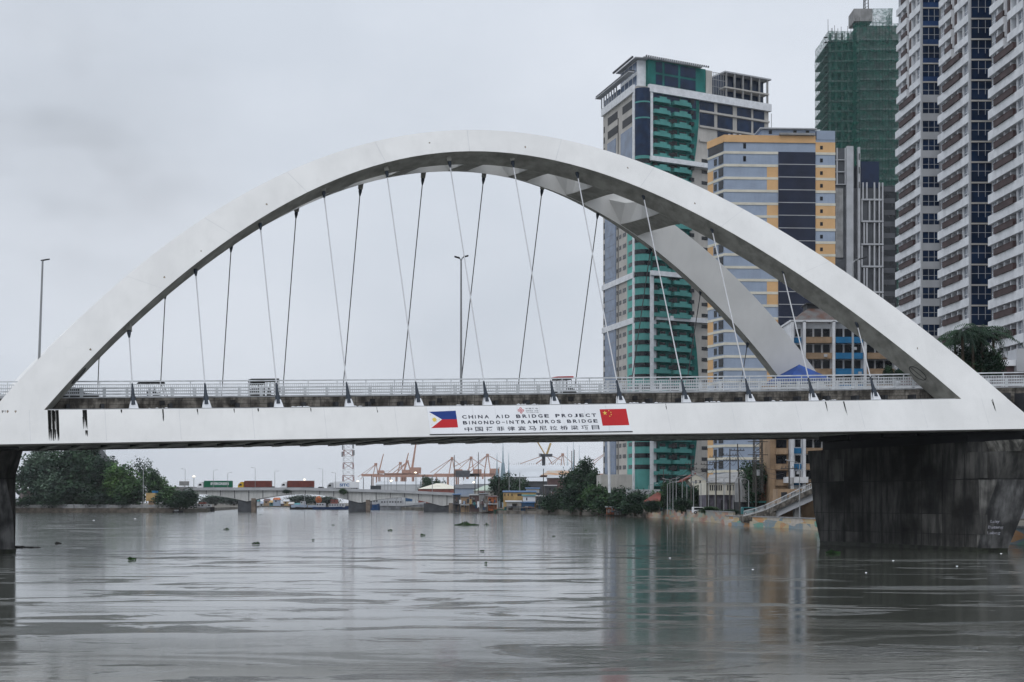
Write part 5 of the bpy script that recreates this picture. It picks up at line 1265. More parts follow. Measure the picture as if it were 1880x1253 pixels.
t = thing('billboard_frame', 'empty billboard frame beside the left end of the far bridge', 'billboard', (xat(339, 668), 668, 5)); z_ = zat(892, 668)
MB().box(xat(329, 668), xat(347, 668), 668, 668.4, z_, zat(884, 668)).build('panel', GREYC, t); MB().tube((xat(338, 668), 668.5, 1.6), (xat(338, 668), 668.5, z_), .2).build('post', POLE, t)
m = MB().box(xat(300, 690), xat(352, 690), 690, 702, 1.6, zat(894, 690)); single(m, 'bridge_abutment', GREYC, 'grey approach ramp of the far bridge behind the left bank bushes', 'abutment')

# ------------------------------------------------------------------ harbour beyond
def gantry(px, top, base, D, boom, label, mt=CRANE, k=1.0, back=True):
    """ship-to-shore crane; boom: list of ('up', px, py) or ('down', px, py) tips"""
    x = xat(px, D); zt_ = zat(top, D); zb_ = 1.6; zg = zat(873, D); t = thing('harbour_crane', label, 'crane', (x, D, zb_), 'orange container cranes in the harbour')
    w_ = 11.0*k; r = .95*k
    for sx_ in (-1, 1):
        for sy in (-1, 1):
            MB().tube((x+sx_*w_*.5, D+sy*9, zb_), (x+sx_*w_*.45, D+sy*8, zg), r, n=4).build('leg', mt, t)
    MB().box(x-w_*1.9, x+w_*.9, D-2, D+2, zg-1.6*k, zg+1.9*k).build('bridge_beam', mt, t)
    MB().box(x-w_*.6, x+w_*.6, D-9, D-7.6, zb_+14, zb_+16).build('portal_beam', mt, t)
    MB().box(x+w_*.2, x+w_*1.1, D-4, D+4, zg+2, zg+7*k).build('machinery_house', mt, t)
    af = MB()
    for sx_ in (-.32, .32): af.tube((x+sx_*w_, D, zg+1.5), (x+sx_*.12*w_, D, zt_), r*.8, n=4)
    af.box(x-1.6, x+1.6, D-1.6, D+1.6, zt_-1.5, zt_+1.5); af.build('mast_frame', mt, t)
    for kd, bx_, by_ in boom:
        p = Vector((xat(bx_, D), D, zat(by_, D)))
        if kd == 'up': MB().tube((x+w_*.3 if bx_ > px else x-w_*.1, D, zg), p, 1.5*k, .8*k, 4).build('raised_boom', mt, t)
        else: MB().tube((x, D, zt_), p, .45*k, n=4).build('stay', mt, t)
    return t
DC = 1650.0
G = [
 (690, 853, 885, [('up', 704, 834), ('down', 657, 876), ('down', 662, 880)], 'crane with a slim raised boom nearest the telecom mast', .8),
 (735, 851, 885, [('down', 713, 868), ('up', 750, 832)], 'crane with two thin raised booms left of the tallest boom', .9),
 (748, 848, 885, [('up', 764, 812), ('down', 718, 872), ('down', 722, 876)], 'crane with the tallest thick raised boom under the arch bridge', 1.3),
 (830, 842, 888, [('down', 790, 868), ('down', 797, 872), ('down', 846, 855)], 'crane with an A-frame left of its twin, lowered boom to the left', 1.0),
 (865, 841, 888, [('down', 832, 858), ('down', 838, 866), ('down', 890, 858)], 'middle crane of the trio left of the spires', 1.0),
 (895, 836, 890, [('down', 858, 863), ('down', 862, 868), ('down', 921, 850)], 'crane just left of the pale blue spires, with wide splayed stays', 1.1),
 (1033, 835, 885, [('down', 1008, 853), ('down', 1014, 854), ('down', 1052, 852)], 'crane with a broad head above the long white warehouse', .9),
 (1118, 828, 885, [('down', 1088, 848), ('down', 1090, 852)], 'crane mostly hidden behind the teal tower', 1.0)]
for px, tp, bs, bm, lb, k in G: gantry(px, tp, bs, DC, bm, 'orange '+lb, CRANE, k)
t = thing('container_bridge_beam', 'long orange horizontal crane girder joining the cranes beyond the far bridge', 'crane', (xat(760, 1600), 1600, 1.6))
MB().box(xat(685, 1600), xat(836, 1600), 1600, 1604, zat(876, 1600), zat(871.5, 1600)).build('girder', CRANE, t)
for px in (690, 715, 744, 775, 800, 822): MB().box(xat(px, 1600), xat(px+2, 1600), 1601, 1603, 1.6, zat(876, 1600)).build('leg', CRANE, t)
t = thing('harbour_shed_row', 'dark grey gantry platform between the orange cranes', 'shed', (xat(848, 1600), 1600, 1.6)); MB().box(xat(836, 1590), xat(862, 1590), 1590, 1610, zat(876, 1590), zat(864, 1590)).build('platform', DGREY, t)
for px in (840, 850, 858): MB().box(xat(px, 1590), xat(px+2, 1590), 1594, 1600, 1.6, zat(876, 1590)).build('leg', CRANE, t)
# yellow luffing crane on the right
D = 1100.0; t = thing('luffing_crane', 'dark and yellow luffing crane with two splayed jibs above the white warehouse', 'crane', (xat(998, D), D, 1.6))
MB().tube((xat(998, D), D, 1.6), at(998, 838, D), 1.4, n=6).build('tower', DGREY, t)
MB().box(xat(992, D), xat(1014, D), D-3, D+3, zat(839, D), zat(834, D)).build('cab', DGREY, t); MB().box(xat(989, D), xat(995, D), D-2, D+2, zat(838, D), zat(833, D)).build('counterweight', LGREY, t)
for a, b_, r_ in (((1004, 834), (1011, 814), 1.1), ((1000, 834), (987, 812), .7), ((1010, 836), (1032, 846), .35), ((994, 838), (955, 852), .35), ((1001, 840), (984, 852), .5), ((1006, 840), (1014, 852), .4)):
    MB().tube(at(*a, D), at(*b_, D), r_, n=4).build('jib' if r_ > .6 else 'stay', CRANEY if r_ > .6 else CRANE, t)
# spires
def spire_group(items, D, label):
    t = thing('spire_cluster', label, 'spires', (xat(items[1][0], D), D, 1.6))
    for px, tp, w_ in items:
        x = xat(px, D); zt_ = zat(tp, D); h = zt_-1.6; m = MB(); k = w_/F*D/2
        for q in range(4):
            a = q*math.pi/2+.4; m.tube((x+math.cos(a)*k, D+math.sin(a)*k, 1.6), (x+math.cos(a)*k*.25, D+math.sin(a)*k*.25, 1.6+h*.68), k*.42, k*.1, 5)
        m.tube((x, D, 1.6), (x, D, 1.6+h*.7), k*.5, k*.2, 6); m.tube((x, D, 1.6+h*.7), (x, D, zt_), k*.2, .08, 5); m.build('spire', SPIRE, t)
spire_group([(912.5, 832, 12), (923.5, 812, 16), (934, 832, 9)], 850, 'cluster of three pale blue needle spires rising above the dark trees')
spire_group([(1041.5, 818, 6), (1052.8, 809, 8), (1063.5, 818, 6)], 900, 'fainter trio of needle spires behind the long white warehouse')
# warehouses
def shed(name, label, pxa, pxb, top, eave, D, depth, roofm, wallm, ridge=None, cat='warehouse', wz=1.6):
    t = thing(name, label, cat, (xat((pxa+pxb)/2, D), D, wz)); xa, xb = xat(pxa, D), xat(pxb, D)
    MB().box(xa, xb, D, D+depth, wz, zat(eave, D)).build('wall', wallm, t)
    ra, rb_ = ridge or (pxa, pxb)
    MB().loft([[(xa-.4, D-.5, zat(eave, D)), (xb+.4, D-.5, zat(eave, D)), (xb+.4, D+depth+.5, zat(eave, D)), (xa-.4, D+depth+.5, zat(eave, D))], [(xat(ra, D), D+depth*.45, zat(top, D)), (xat(rb_, D), D+depth*.45, zat(top, D)), (xat(rb_, D), D+depth*.55, zat(top, D)), (xat(ra, D), D+depth*.55, zat(top, D))]]).build('roof', roofm, t)
    return t
t = shed('long_warehouse', 'very long white-roofed warehouse right of the spires', 933, 1053, 853, 876, 860, 60, SHEETW, GREYC)
m = MB()
for i in range(28): x = xat(936+4*i, 890); m.box(x-.12, x+.12, 890, 890.3, zat(853.5, 890), zat(853.5-random.uniform(1, 5), 890))
m.build('roof_vents', POLE, t)
shed('rusty_roofed_warehouse', 'warehouse with a rust-streaked vaulted roof behind the flat-roofed shed', 994, 1054, 863, 873, 760, 40, RUST2, RUST, (1008, 1048))
shed('cream_roofed_shed', 'low shed with a cream sheet roof above a dark gap, left of the flat-roofed shed', 965, 1010, 876, 884, 720, 24, SHEETW, DGREY, (968, 1006))
shed('flat_roofed_shed', 'brownish shed with a pale flat roof next to the dark round tree', 1006, 1048, 872, 878, 650, 18, LGREY, MAROON)
shed('white_low_warehouse', 'low white-walled warehouse with a dark roof left of the spires, below the orange cranes', 850, 906, 879, 889, 980, 40, SHEETW, SHEETW)
shed('grey_roofed_row', 'row with a dark teal-grey roof behind the right end of the far bridge', 834, 892, 889, 897, 760, 30, DGREY, BLUEG)
shed('pyramid_roofed_hall', 'hall with a pale tent-like roof and a red fascia beyond the far bridge', 768, 846, 887, 898, 860, 40, CREAM, REDR, (798, 812))
shed('green_roofed_house', 'white house with a pale green gable roof behind the shanties', 870, 914, 891, 901, 700, 16, mat('pale_green_roof', (.42, .5, .42), .8, .05), BEIGE, (890, 896), 'house')
shed('port_office', 'pale long port building seen between the crane legs', 690, 770, 884, 890, 1300, 30, SHEETW, SHEETW)
# far shoreline houses seen under the far bridge
cols = [BLUEG, TAN, SHEETW, ORSH, MAROON, TEALR, BEIGE, LGREY, YELLOW]; nm_ = ['blue-grey', 'tan', 'white', 'orange', 'maroon', 'teal', 'beige', 'grey', 'yellow']
random.seed(21)
hp = [(470, 917, 10), (480, 921, 9), (489, 916, 10), (499, 919, 9), (507, 914, 11), (517, 921, 8), (525, 917, 10), (534, 922, 9), (452, 922, 8), (545, 924, 10)]
for i, (px, tp, w_) in enumerate(hp):
    ci = (i*4+2) % 9; D = 1180+random.uniform(-20, 30)
    t = shed('shore_house', '%s hut on the far shore, %s under the far bridge' % (nm_[ci], ordinal(i if i else 0)), px-w_/2, px+w_/2, tp, tp+4, D, 8, cols[(ci+3) % 9], cols[ci], None, 'house'); t['group'] = 'huts on the far shore'
    MB().box(xat(px-2, D), xat(px+1, D), D-.1, D-.01, zat(tp+8, D), zat(tp+5, D)).build('window', DARK, t)
tree(395, 908, 930, 1250, 60, 'bush', GRY, 'hazy far tree mass seen under the left span of the far bridge', 'far trees under the far bridge', seed=4)
tree(430, 911, 930, 1240, 56, 'bush', GRY, 'hazy far tree mass just left of the first pier of the far bridge', 'far trees under the far bridge', seed=6)
tree(560, 909, 930, 1240, 70, 'bush', DEEP, 'dark far tree mass behind the orange funnel', 'far trees under the far bridge', seed=9)
tree(600, 911, 930, 1230, 50, 'bush', DEEP, 'dark far tree mass right of the orange funnel', 'far trees under the far bridge', seed=10)
# boats
def boat(px0, px1, base, D, hullm, label, decks, bow=1, hh=1.6, group=None, name='boat', cat='boat', hull2=None):
    xa, xb = xat(px0, D), xat(px1, D); L_ = xb-xa; t = thing(name, label, cat, ((xa+xb)/2, D, -.3), group); B_ = max(2.0, L_*.14); rr = []
    for k in range(9):
        q = k/8.0; x = xa+L_*q; e = q if bow > 0 else 1-q; wd = B_*(1-max(0, (e-.6)/.4)**2)*(.8+.2*min(1, e*5)); sh = hh*(1+.7*max(0, e-.55)+.15*max(0, .2-e))
        rr.append([(x, D-wd, sh), (x, D-wd*.75, -.3), (x, D+wd*.75, -.3), (x, D+wd, sh)])
    MB().loft(rr).build('hull', hullm, t)
    if hull2: MB().loft([[(p[0][0], p[0][1]-.06, p[0][2]), (p[0][0], p[0][1]-.08, p[0][2]-hh*.35), (p[0][0], p[0][1]+.01, p[0][2]-hh*.35), (p[0][0], p[0][1]+.01, p[0][2])] for p in rr]).build('gunwale', hull2, t)
    for (a, b_, z0, z1, mt, nmm) in decks:
        c = MB().box(xa+L_*a, xa+L_*b_, D-B_*.6, D+B_*.6, z0, z1).build(nmm, mt, t)
        if nmm in ('cabin', 'superstructure'):
            n = max(1, int((b_-a)*L_/1.6)); 
            for i in range(min(n, 14)): MB().box(xa+L_*a+.3+i*1.6, xa+L_*a+1.2+i*1.6, D-B_*.6-.04, D-B_*.6-.005, z0+(z1-z0)*.45, z0+(z1-z0)*.8).build('window', DARK, c)
    return t
boat(362, 394, 936, 700, BLACK, 'black-hulled tugboat with white and red cabins moored by the left bank bushes', [(.05, .55, 1.6, 3.6, LGREY, 'cabin'), (.1, .5, 3.6, 4.6, REDR, 'upper_deck'), (.62, .8, 1.9, 3.4, LGREY, 'cabin')], 1, 1.8)
boat(532, 600, 937, 900, BLACK, 'low dark barge with pale blue roofs in the middle distance', [(.05, .45, 1.2, 3.0, BLUEG, 'roof'), (.5, .95, 1.2, 2.6, BLUEG, 'roof'), (.3, .42, 3.0, 5.2, LGREY, 'cabin')], -1, 1.3)
boat(575, 640, 937, 880, mat('dark_blue_hull', (.01, .04, .12), .6, .1), 'dark blue boat with white cabins left of the second far bridge pier', [(.1, .35, 1.5, 4.0, LGREY, 'cabin'), (.45, .9, 1.5, 3.6, LGREY, 'cabin'), (.5, .7, 3.6, 6.2, REDR, 'superstructure')], 1, 1.6)
t = single(MB().ell(at(585, 918, 950), 2.2, 2, 2.6, 10, 6), 'funnel_cover', ORSH, 'bright orange rounded tarpaulin bundle above the blue boats', 'tarpaulin')
boat(680, 700, 938, 850, mat('blue_hull', (.01, .06, .18), .6, .1), 'blue-hulled vessel with a white cabin directly right of the second far bridge pier', [(.0, .95, 3.4, 6.4, LGREY, 'superstructure')], 1, 3.2)
boat(698, 782, 939, 845, mat('grey_hull', (.22, .23, .25), .7, .15), 'large grey and white cargo vessel with a raked bow seen under the far bridge', [(.02, .5, 3.2, 5.6, LGREY, 'superstructure'), (.06, .46, 5.6, 8.4, LGREY, 'superstructure'), (.3, .5, 8.4, 10.5, LGREY, 'superstructure'), (.55, .7, 5, 8.5, BLUER, 'deck_cargo')], 1, 3.6, hull2=LGREY)
boat(906, 962, 943, 590, mat('green_hull', (.01, .11, .07), .6, .15), 'green wooden river boat moored below the yellow house', [(.35, .7, 1.4, 2.6, TEALR, 'cabin'), (.45, .8, 2.6, 2.8, SHEETW, 'roof')], 1, 1.5)
boat(318, 336, 941, 630, BLACK, 'small dark boat lying against the left bank bushes', [(.2, .5, .6, 1.2, LGREY, 'cabin')], 1, .6)

# ------------------------------------------------------------------ shanties and houses on the right bank
def box_house(px0, px1, top, base, D, dp, wm, rm, label, wins=(), name='house', over=1.5, slope=2.0, wmat=None):
    t = thing(name, label, 'house', (xat((px0+px1)/2, D), D, 1.7)); xa, xb = xat(px0, D), xat(px1, D); zt_ = zat(top, D)
    zb_ = min(1.7, zat(base, D)) if base > 930 else zat(base, D)
    MB().box(xa, xb, D, D+dp, zb_, zt_).build('wall', wm, t)
    o = over/F*D
    MB().hexa([(xa-o, D-o, zt_+.01), (xb+o, D-o, zt_+.01), (xb+o, D+dp, zt_+slope/F*D), (xa-o, D+dp, zt_+slope/F*D), (xa-o, D-o, zt_+.18), (xb+o, D-o, zt_+.18), (xb+o, D+dp, zt_+.18+slope/F*D), (xa-o, D+dp, zt_+.18+slope/F*D)]).build('roof', rm, t)
    if wm not in (YELLOW, FWHITE) and base > 920:
        rnd = random.Random(int(px0*7+top)); ms = [RUST, WOOD, DGREY, GREYC, BLUER, TAN, BLACK, LGREY]
        for k in range(5):
            q = xa+(xb-xa)*rnd.uniform(0, .8); ww_ = (xb-xa)*rnd.uniform(.12, .34); zz = zb_+(zt_-zb_)*rnd.uniform(.1, .75); hh_ = (zt_-zb_)*rnd.uniform(.1, .3)
            MB().box(q, q+ww_, D-.12-.05*k, D-.02-.05*k, zz, min(zz+hh_, zt_)).build('sheet_patch', rnd.choice(ms), t)
        for k in range(3):
            q = xa+(xb-xa)*rnd.uniform(0, 1); MB().tube((q, D-1.4, -.6), (q+rnd.uniform(-.3, .3), D-1.2, zb_+(zt_-zb_)*rnd.uniform(.4, 1.05)), .1, n=5).build('stilt', WOOD, t)
        MB().hexa([(xa-.2, D-1.8, zb_+(zt_-zb_)*.45+z_) for z_ in (0,)]+[(xb+.2, D-1.8, zb_+(zt_-zb_)*.45), (xb+.2, D-.4, zb_+(zt_-zb_)*.53), (xa-.2, D-.4, zb_+(zt_-zb_)*.53), (xa-.2, D-1.8, zb_+(zt_-zb_)*.47), (xb+.2, D-1.8, zb_+(zt_-zb_)*.47), (xb+.2, D-.4, zb_+(zt_-zb_)*.55), (xa-.2, D-.4, zb_+(zt_-zb_)*.55)]).build('lean_to_roof', rnd.choice([RUST, GREYC, DGREY]), t)
    for (a, b_, c, d) in wins: MB().box(xat(a, D), xat(b_, D), D-.06, D-.005, zat(d, D), zat(c, D)).build('window', wmat or DARK, t)
    return t
DY = 585.0
box_house(924, 984, 904.5, 940, DY+8, 10, YELLOW, BLUER, 'two-storey yellow house with a blue roof on the river bank', [(926, 928, 907, 911), (932, 934, 907, 911), (939, 941, 907, 911), (950, 958, 907, 911)], slope=3)
box_house(960, 983, 911, 924, DY+3, 4, FWHITE, TEALR, 'small white house with a teal roof in front of the yellow house', [(966, 968, 914, 919)], over=2.5)
box_house(957, 981, 924, 940, DY, 3, BLUER, BLUER, 'blue-sheeted lean-to under the white house', over=2)
box_house(930, 956, 922, 940, DY+1, 4, BEIGE, SHEETW, 'low hut with a pale crumpled roof below the yellow house', [(938, 942, 928, 934)], over=2.5)
box_house(896, 912, 913, 938, DY+4, 5, ORSH, MAROON, 'orange-brown hut left of the yellow house', [(900, 903, 921, 928)])
box_house(880, 895, 908, 940, DY+6, 5, GREYC, DGREY, 'grey timber shanty with a dark roof above hanging laundry', [(884, 888, 914, 920)])
box_house(862, 879, 910, 940, DY+8, 5, MAROON, GREYC, 'dark red-brown shanty in the middle of the shanty row', [(868, 872, 918, 925)])
box_house(846, 861, 913, 941, DY+10, 5, TAN, DGREY, 'tan shanty next to the far bridge abutment', [(851, 855, 920, 926)])
box_house(832, 845, 909, 941, DY+12, 5, DGREY, BLUER, 'dark shanty at the right end of the far bridge', [(836, 839, 918, 925)])
box_house(880, 888, 904, 911, DY+14, 4, ORSH, MAROON, 'small orange lit-looking attic hut above the grey shanty')
box_house(985, 1000, 912, 941, DY-5, 5, DGREY, GREYC, 'dark shanty between the yellow house and the mangroves', [(989, 992, 918, 924)])
box_house(966, 990, 898, 905, DY+20, 6, SHEETW, BLUER, 'white upper storey with a blue roof behind the yellow house')
box_house(1000, 1022, 893, 940, DY+5, 6, DGREY, GREYC, 'dark tall shed behind the mangrove bushes', [(1008, 1011, 896, 900)])
box_house(1114, 1128, 932, 945, 455, 3, ORSH, SHEETW, 'orange shack with a pale sheet roof at the water', [], over=2.5, slope=1)
box_house(1129, 1140, 934, 946, 453, 3, GREYC, DGREY, 'grey shack right of the orange shack')
# laundry, each piece a thing
LA = [FWHITE, BLUEG, DGREY, YELLOW, TEALR, FWHITE, MAROON, LGREY, BLUER, FWHITE]; ln_ = ['white', 'pale blue', 'dark grey', 'yellow', 'teal', 'long white', 'maroon', 'grey', 'blue', 'short white']
for i in range(10):
    px = (843, 850, 857, 862, 869, 876, 884, 889, 1142, 1150)[i]; D = DY-1 if px < 1000 else 450; top = (918, 920, 916, 917, 922, 921, 920, 925, 930, 932)[i]
    x = xat(px, D); z = zat(top, D); h = (7, 6, 8, 9, 6, 11, 7, 6, 7, 6)[i]/F*D
    m = MB(); rr = []
    for k in range(6): q = k/5; xx = x+(4.0/F*D)*q; yy = D+.1*math.sin(q*9+i); rr.append([(xx, yy, z), (xx, yy, z-h*(1+.1*math.sin(q*7))), (xx, yy+.03, z-h*(1+.1*math.sin(q*7))), (xx, yy+.03, z)])
    m.loft(rr); single(m, 'hanging_cloth', LA[i], '%s cloth hanging out to dry on the %s' % (ln_[i], 'shanty row above the water' if px < 1000 else 'bank right of the orange shack'), 'laundry', 'laundry along the river bank')
# bank wall under the shanties and mangroves
m = MB(); rr = []
for px, py, D in ((826, 941, 640), (900, 942, 592), (1000, 944, 560), (1090, 947, 500), (1185, 950, 430)):
    x = xat(px, D); rr.append([(x, D, -.5), (x, D, zat(py-5, D)), (x, D+1.5, zat(py-5, D)), (x, D+1.5, -.5)])
m.loft(rr); single(m, 'old_river_wall', mat('old_grimy_wall', (.17, .15, .13), .9, .3, .3), 'low grimy river wall below the shanties and mangroves', 'wall')
# poles among the shanties
PP = [(834, 836, 905, 655, POLED), (878, 831, 905, 650, POLED), (890, 864, 908, 640, POLED), (872, 870, 905, 660, POLED), (916, 858, 905, 640, POLED), (934.5, 876, 905, 640, POLE), (954, 868, 905, 640, POLE), (997.5, 861, 935, 600, POLED), (1049.5, 828, 890, 590, POLED), (1054, 826, 890, 588, POLED), (667, 877, 897, 700, POLED), (682, 873, 897, 700, POLED), (712, 876, 900, 700, POLE), (728, 876, 900, 700, POLE), (793.5, 872, 903, 700, POLE), (744, 880, 900, 700, POLE), (1012, 902, 915, 560, POLE), (222, 0, 0, 0, None)]
for i, (px, a, b_, D, mt) in enumerate(PP):
    if mt is None: continue
    m = MB().tube((xat(px, D), D, 1.6), at(px+.3, a, D), .26 if mt is POLED else .16, .16, 5)
    single(m, 'pole', mt, '%s upright pole in the distance, %s' % ('dark' if mt is POLED else 'pale', {834: 'left of the spires by the bridge end', 878: 'tall, in the middle of the shanty row', 890: 'right of the tall one over the shanties', 872: 'short, left of the tall one over the shanties', 916: 'just left of the tallest spire', 934.5: 'in front of the dark trees below the spires', 954: 'above the yellow house roof', 997.5: 'in front of the rusty warehouse', 1049.5: 'left one of the tall pair by the round tree', 1054: 'right one of the tall pair by the round tree', 667: 'right of the telecom mast on the far bridge', 682: 'beside the dark load on the far bridge', 712: 'right of the dark load on the far bridge', 728: 'below the yellowish lamp glow', 793.5: 'left of the pyramid roof', 744: 'centre of the crane girder', 1012: 'in front of the mangroves'}[px]), 'pole', 'poles around the shanties and far bridge')
single(MB().tube(at(1119, 905, 440), at(1115.5, 700, 440), .42, .36, 8), 'slanting_mast', WHITE2, 'thick white slanting mast in front of the left edge of the teal tower', 'mast')
# ------------------------------------------------------------------ roadside right of the teal tower
m = MB().box(xat(1150, 440), xat(1212, 440), 440, 441, 1.7, zat(899, 440)); single(m, 'boundary_wall', LGREY, 'plain white boundary wall at the foot of the teal tower', 'wall')
t = thing('red_roofed_house', 'low house with a faded red lean-to roof right of the white wall', 'house', (xat(1198, 395), 395, 1.7))
MB().hexa([at(1182, 921, 392), at(1212, 921, 392), at(1214, 905, 400), at(1206, 905, 400), at(1182, 920, 392), at(1212, 920, 392), at(1214, 904, 400), at(1206, 904, 400)]).build('roof', REDR, t); MB().box(xat(1185, 394), xat(1212, 394), 394, 400, 1.7, zat(921.5, 394)).build('wall', WOOD, t)
t = thing('gabled_house', 'cream gabled house with a red verge above the lamp posts', 'house', (xat(1280, 378), 378, 1.7)); D = 378
MB().prism([at(1263, 882, D), at(1278, 870, D), at(1296, 882, D), at(1296, 900, D), at(1280, 900, D), at(1270, 890, D)], (0, 8, 0)).build('wall', CREAM, t)
MB().prism([at(1250, 884, D-.2), at(1278, 868.5, D-.2), at(1278, 870, D-.2), at(1252, 886, D-.2)], (0, 9, 0)).build('roof', REDR, t); MB().prism([at(1278, 868.5, D-.2), at(1298, 882, D-.2), at(1298, 884, D-.2), at(1278, 870, D-.2)], (0, 9, 0)).build('roof', SHEETW, t)
for px in (1276, 1284): MB().box(xat(px, D), xat(px+3, D), D-.06, D-.01, zat(888, D), zat(882, D)).build('window', DARK, t)
MB().box(xat(1268, D), xat(1296, D), D+1, D+8, 1.7, zat(900, D)).build('ground_floor', DGREY, t)
t = thing('cream_shophouse', 'cream two-storey building with tall narrow windows and a grey roof behind the utility poles', 'building', (xat(1335, 350), 350, 1.7)); D = 350
MB().box(xat(1297, D), xat(1365, D), D, D+14, zat(909, D), zat(886, D)).build('upper_wall', CREAM, t)
MB().box(xat(1297, D), xat(1366, D), D+.8, D+14, 1.7, zat(909, D)-.01).build('ground_floor', mat('purple_grey', (.13, .12, .15), .9, .2, .5), t)
MB().hexa([at(1296, 887, D-.5), at(1366, 887, D-.5), at(1372, 866, D+14), at(1302, 873, D+14), at(1296, 886, D-.5), at(1366, 886, D-.5), at(1372, 865, D+14), at(1302, 872, D+14)]).build('roof', GREYC, t)
for i, px in enumerate((1303, 1307, 1311, 1315, 1319, 1323, 1335, 1340, 1345, 1349, 1353, 1357)): MB().box(xat(px, D), xat(px+2.3, D), D-.08, D-.01, zat(901, D), zat(891, D)).build('window', DARK, t)
for px in (1330, 1331.5): MB().box(xat(px, D), xat(px+.5, D), D-.1, D-.01, zat(908, D), zat(886, D)).build('pilaster', WHITE2, t)
for px in (1300, 1312, 1324, 1336, 1348, 1360): MB().box(xat(px, D), xat(px+4, D), D+.6, D+.79, 1.75, zat(918, D)).build('shop_opening', DARK, t)
t = thing('brick_building', 'windowless brown brick building with grey sloped side beside the cream building', 'building', (xat(1395, 330), 330, 1.7)); D = 330
MB().prism([at(1379, 922, D), at(1379, 866, D), at(1404, 864, D), at(1418, 874, D), at(1418, 922, D)], (0, 12, 0)).build('brick_wall', BRICK, t)
MB().prism([at(1362, 922, D+.5), at(1362, 886, D+.5), at(1370, 866, D+.5), at(1378.8, 866, D+.5), at(1378.8, 922, D+.5)], (0, 11, 0)).build('side_wall', GREYC, t)
MB().prism([at(1418.2, 940, D+.3), at(1418.2, 873, D+.3), at(1428, 877, D+.3), at(1428, 940, D+.3)], (0, 9, 0)).build('blue_grey_wall', BLUEG, t)
MB().box(xat(1362, D), xat(1418, D), D+1.5, D+11, 1.7, zat(922.2, D)).build('open_ground_floor', DARK, t); MB().box(xat(1378, D), xat(1418, D), D-.8, D+.6, zat(923.5, D), zat(920, D)).build('green_awning', TEAL, t)
t = thing('tan_low_building', 'low tan building with dark openings at the foot of the tan and blue flats', 'building', (xat(1445, 290), 290, 1.7)); D = 262
MB().box(xat(1428, D), xat(1500, D), D, D+5, 1.7, zat(898, D)).build('wall', TAN, t)
for px in (1434, 1452, 1472): MB().box(xat(px, D), xat(px+11, D), D-.06, D-.01, zat(925, D), zat(904, D)).build('opening', DARK, t)
# lamp posts along the embankment road
LPs = [(1191, 892, 420, 1), (1217, 888, 405, 1), (1225.5, 889, 330, 1), (1230, 882, 390, 1), (1235.5, 884, 350, -1), (1241.5, 877, 370, 1), (1252.5, 880, 365, 1), (1261, 890, 360, 1), (1273.5, 886, 355, 1), (1287, 889, 345, -1), (1301, 885, 340, 1), (1313, 892, 335, 1), (1329, 880, 330, 1), (1346, 893, 320, -1), (1374.5, 883, 305, -1), (1468, 852, 250, -1)]
for i, (px, py, D, s_) in enumerate(LPs):
    lamp_post('street_lamp', (xat(px, D), D, 1.7), zat(py, D)-1.7, [(s_, -.3, 1.4)], 'single-armed pale lamp post on the right bank, %s of sixteen' % ordinal(i, 16), 'lamp posts along the right bank', .12, mt=POLE, headmat=LGREY, rise=.5)
def upole(px, top, D, label, arms=2, tr=False, lean=0):
    x = xat(px, D); zt_ = zat(top, D); t = thing('utility_pole', label, 'utility pole', (x, D, 1.7), 'utility poles along the right bank')
    MB().tube((x+lean, D, 1.7), (x, D, zt_), .2, .12, 6).build('pole', POLED, t)
    for k in range(arms):
        z = zt_-1.6-k*1.3; MB().box(x-1.6, x+1.6, D-.08, D+.08, z, z+.16).build('cross_arm', POLED, t)
        for dx in (-1.4, -.7, .7, 1.4): MB().tube((x+dx, D, z+.17), (x+dx, D, z+.5), .07).build('insulator', POLED, t)
    if tr: MB().tube((x+.45, D-.3, zt_-4.5), (x+.45, D-.3, zt_-3.2), .38, n=8).build('transformer', POLE, t)
    return t
UPL = [(1218, 862, 400, 'dark utility pole at the left before the balconies', 1, True), (1269, 842, 372, 'utility pole left of the gabled house', 2, True), (1298, 842, 350, 'utility pole at the seam of teal and ochre towers', 2, False), (1314.5, 828, 335, 'utility pole in front of the ochre block left side', 2, False), (1340, 824, 325, 'tall utility pole in front of the ochre block', 2, False), (1354, 815, 318, 'tallest utility pole, slightly leaning, left of the power tower', 1, False), (1388, 836, 310, 'stout utility pole wrapped in cables before the brick wall', 1, True), (1449, 846, 268, 'dark utility pole before the tan and blue flats', 1, True)]
tops = []
for px, tp, D, lb, ar, tr in UPL: upole(px, tp, D, lb, ar, tr, .6 if px == 1354 else 0); tops.append((px, tp, D))
for i in range(len(tops)-1):
    a = at(tops[i][0], tops[i][1]+10, tops[i][2]); b_ = at(tops[i+1][0], tops[i+1][1]+10, tops[i+1][2]); m = MB()
    for off in (0, .9, 1.8):
        p = []; 
        for k in range(9): q = k/8; v = a.lerp(b_, q); v.z -= off+1.3*4*q*(1-q); p.append(v)
        m.path(p, .035, 4)
    single(m, 'power_lines', BLACK, 'sagging black power lines between the %s and %s utility poles from the left' % (['first', 'second', 'third', 'fourth', 'fifth', 'sixth', 'seventh'][i], ['second', 'third', 'fourth', 'fifth', 'sixth', 'seventh', 'eighth'][i]), 'power lines', 'power lines along the right bank')
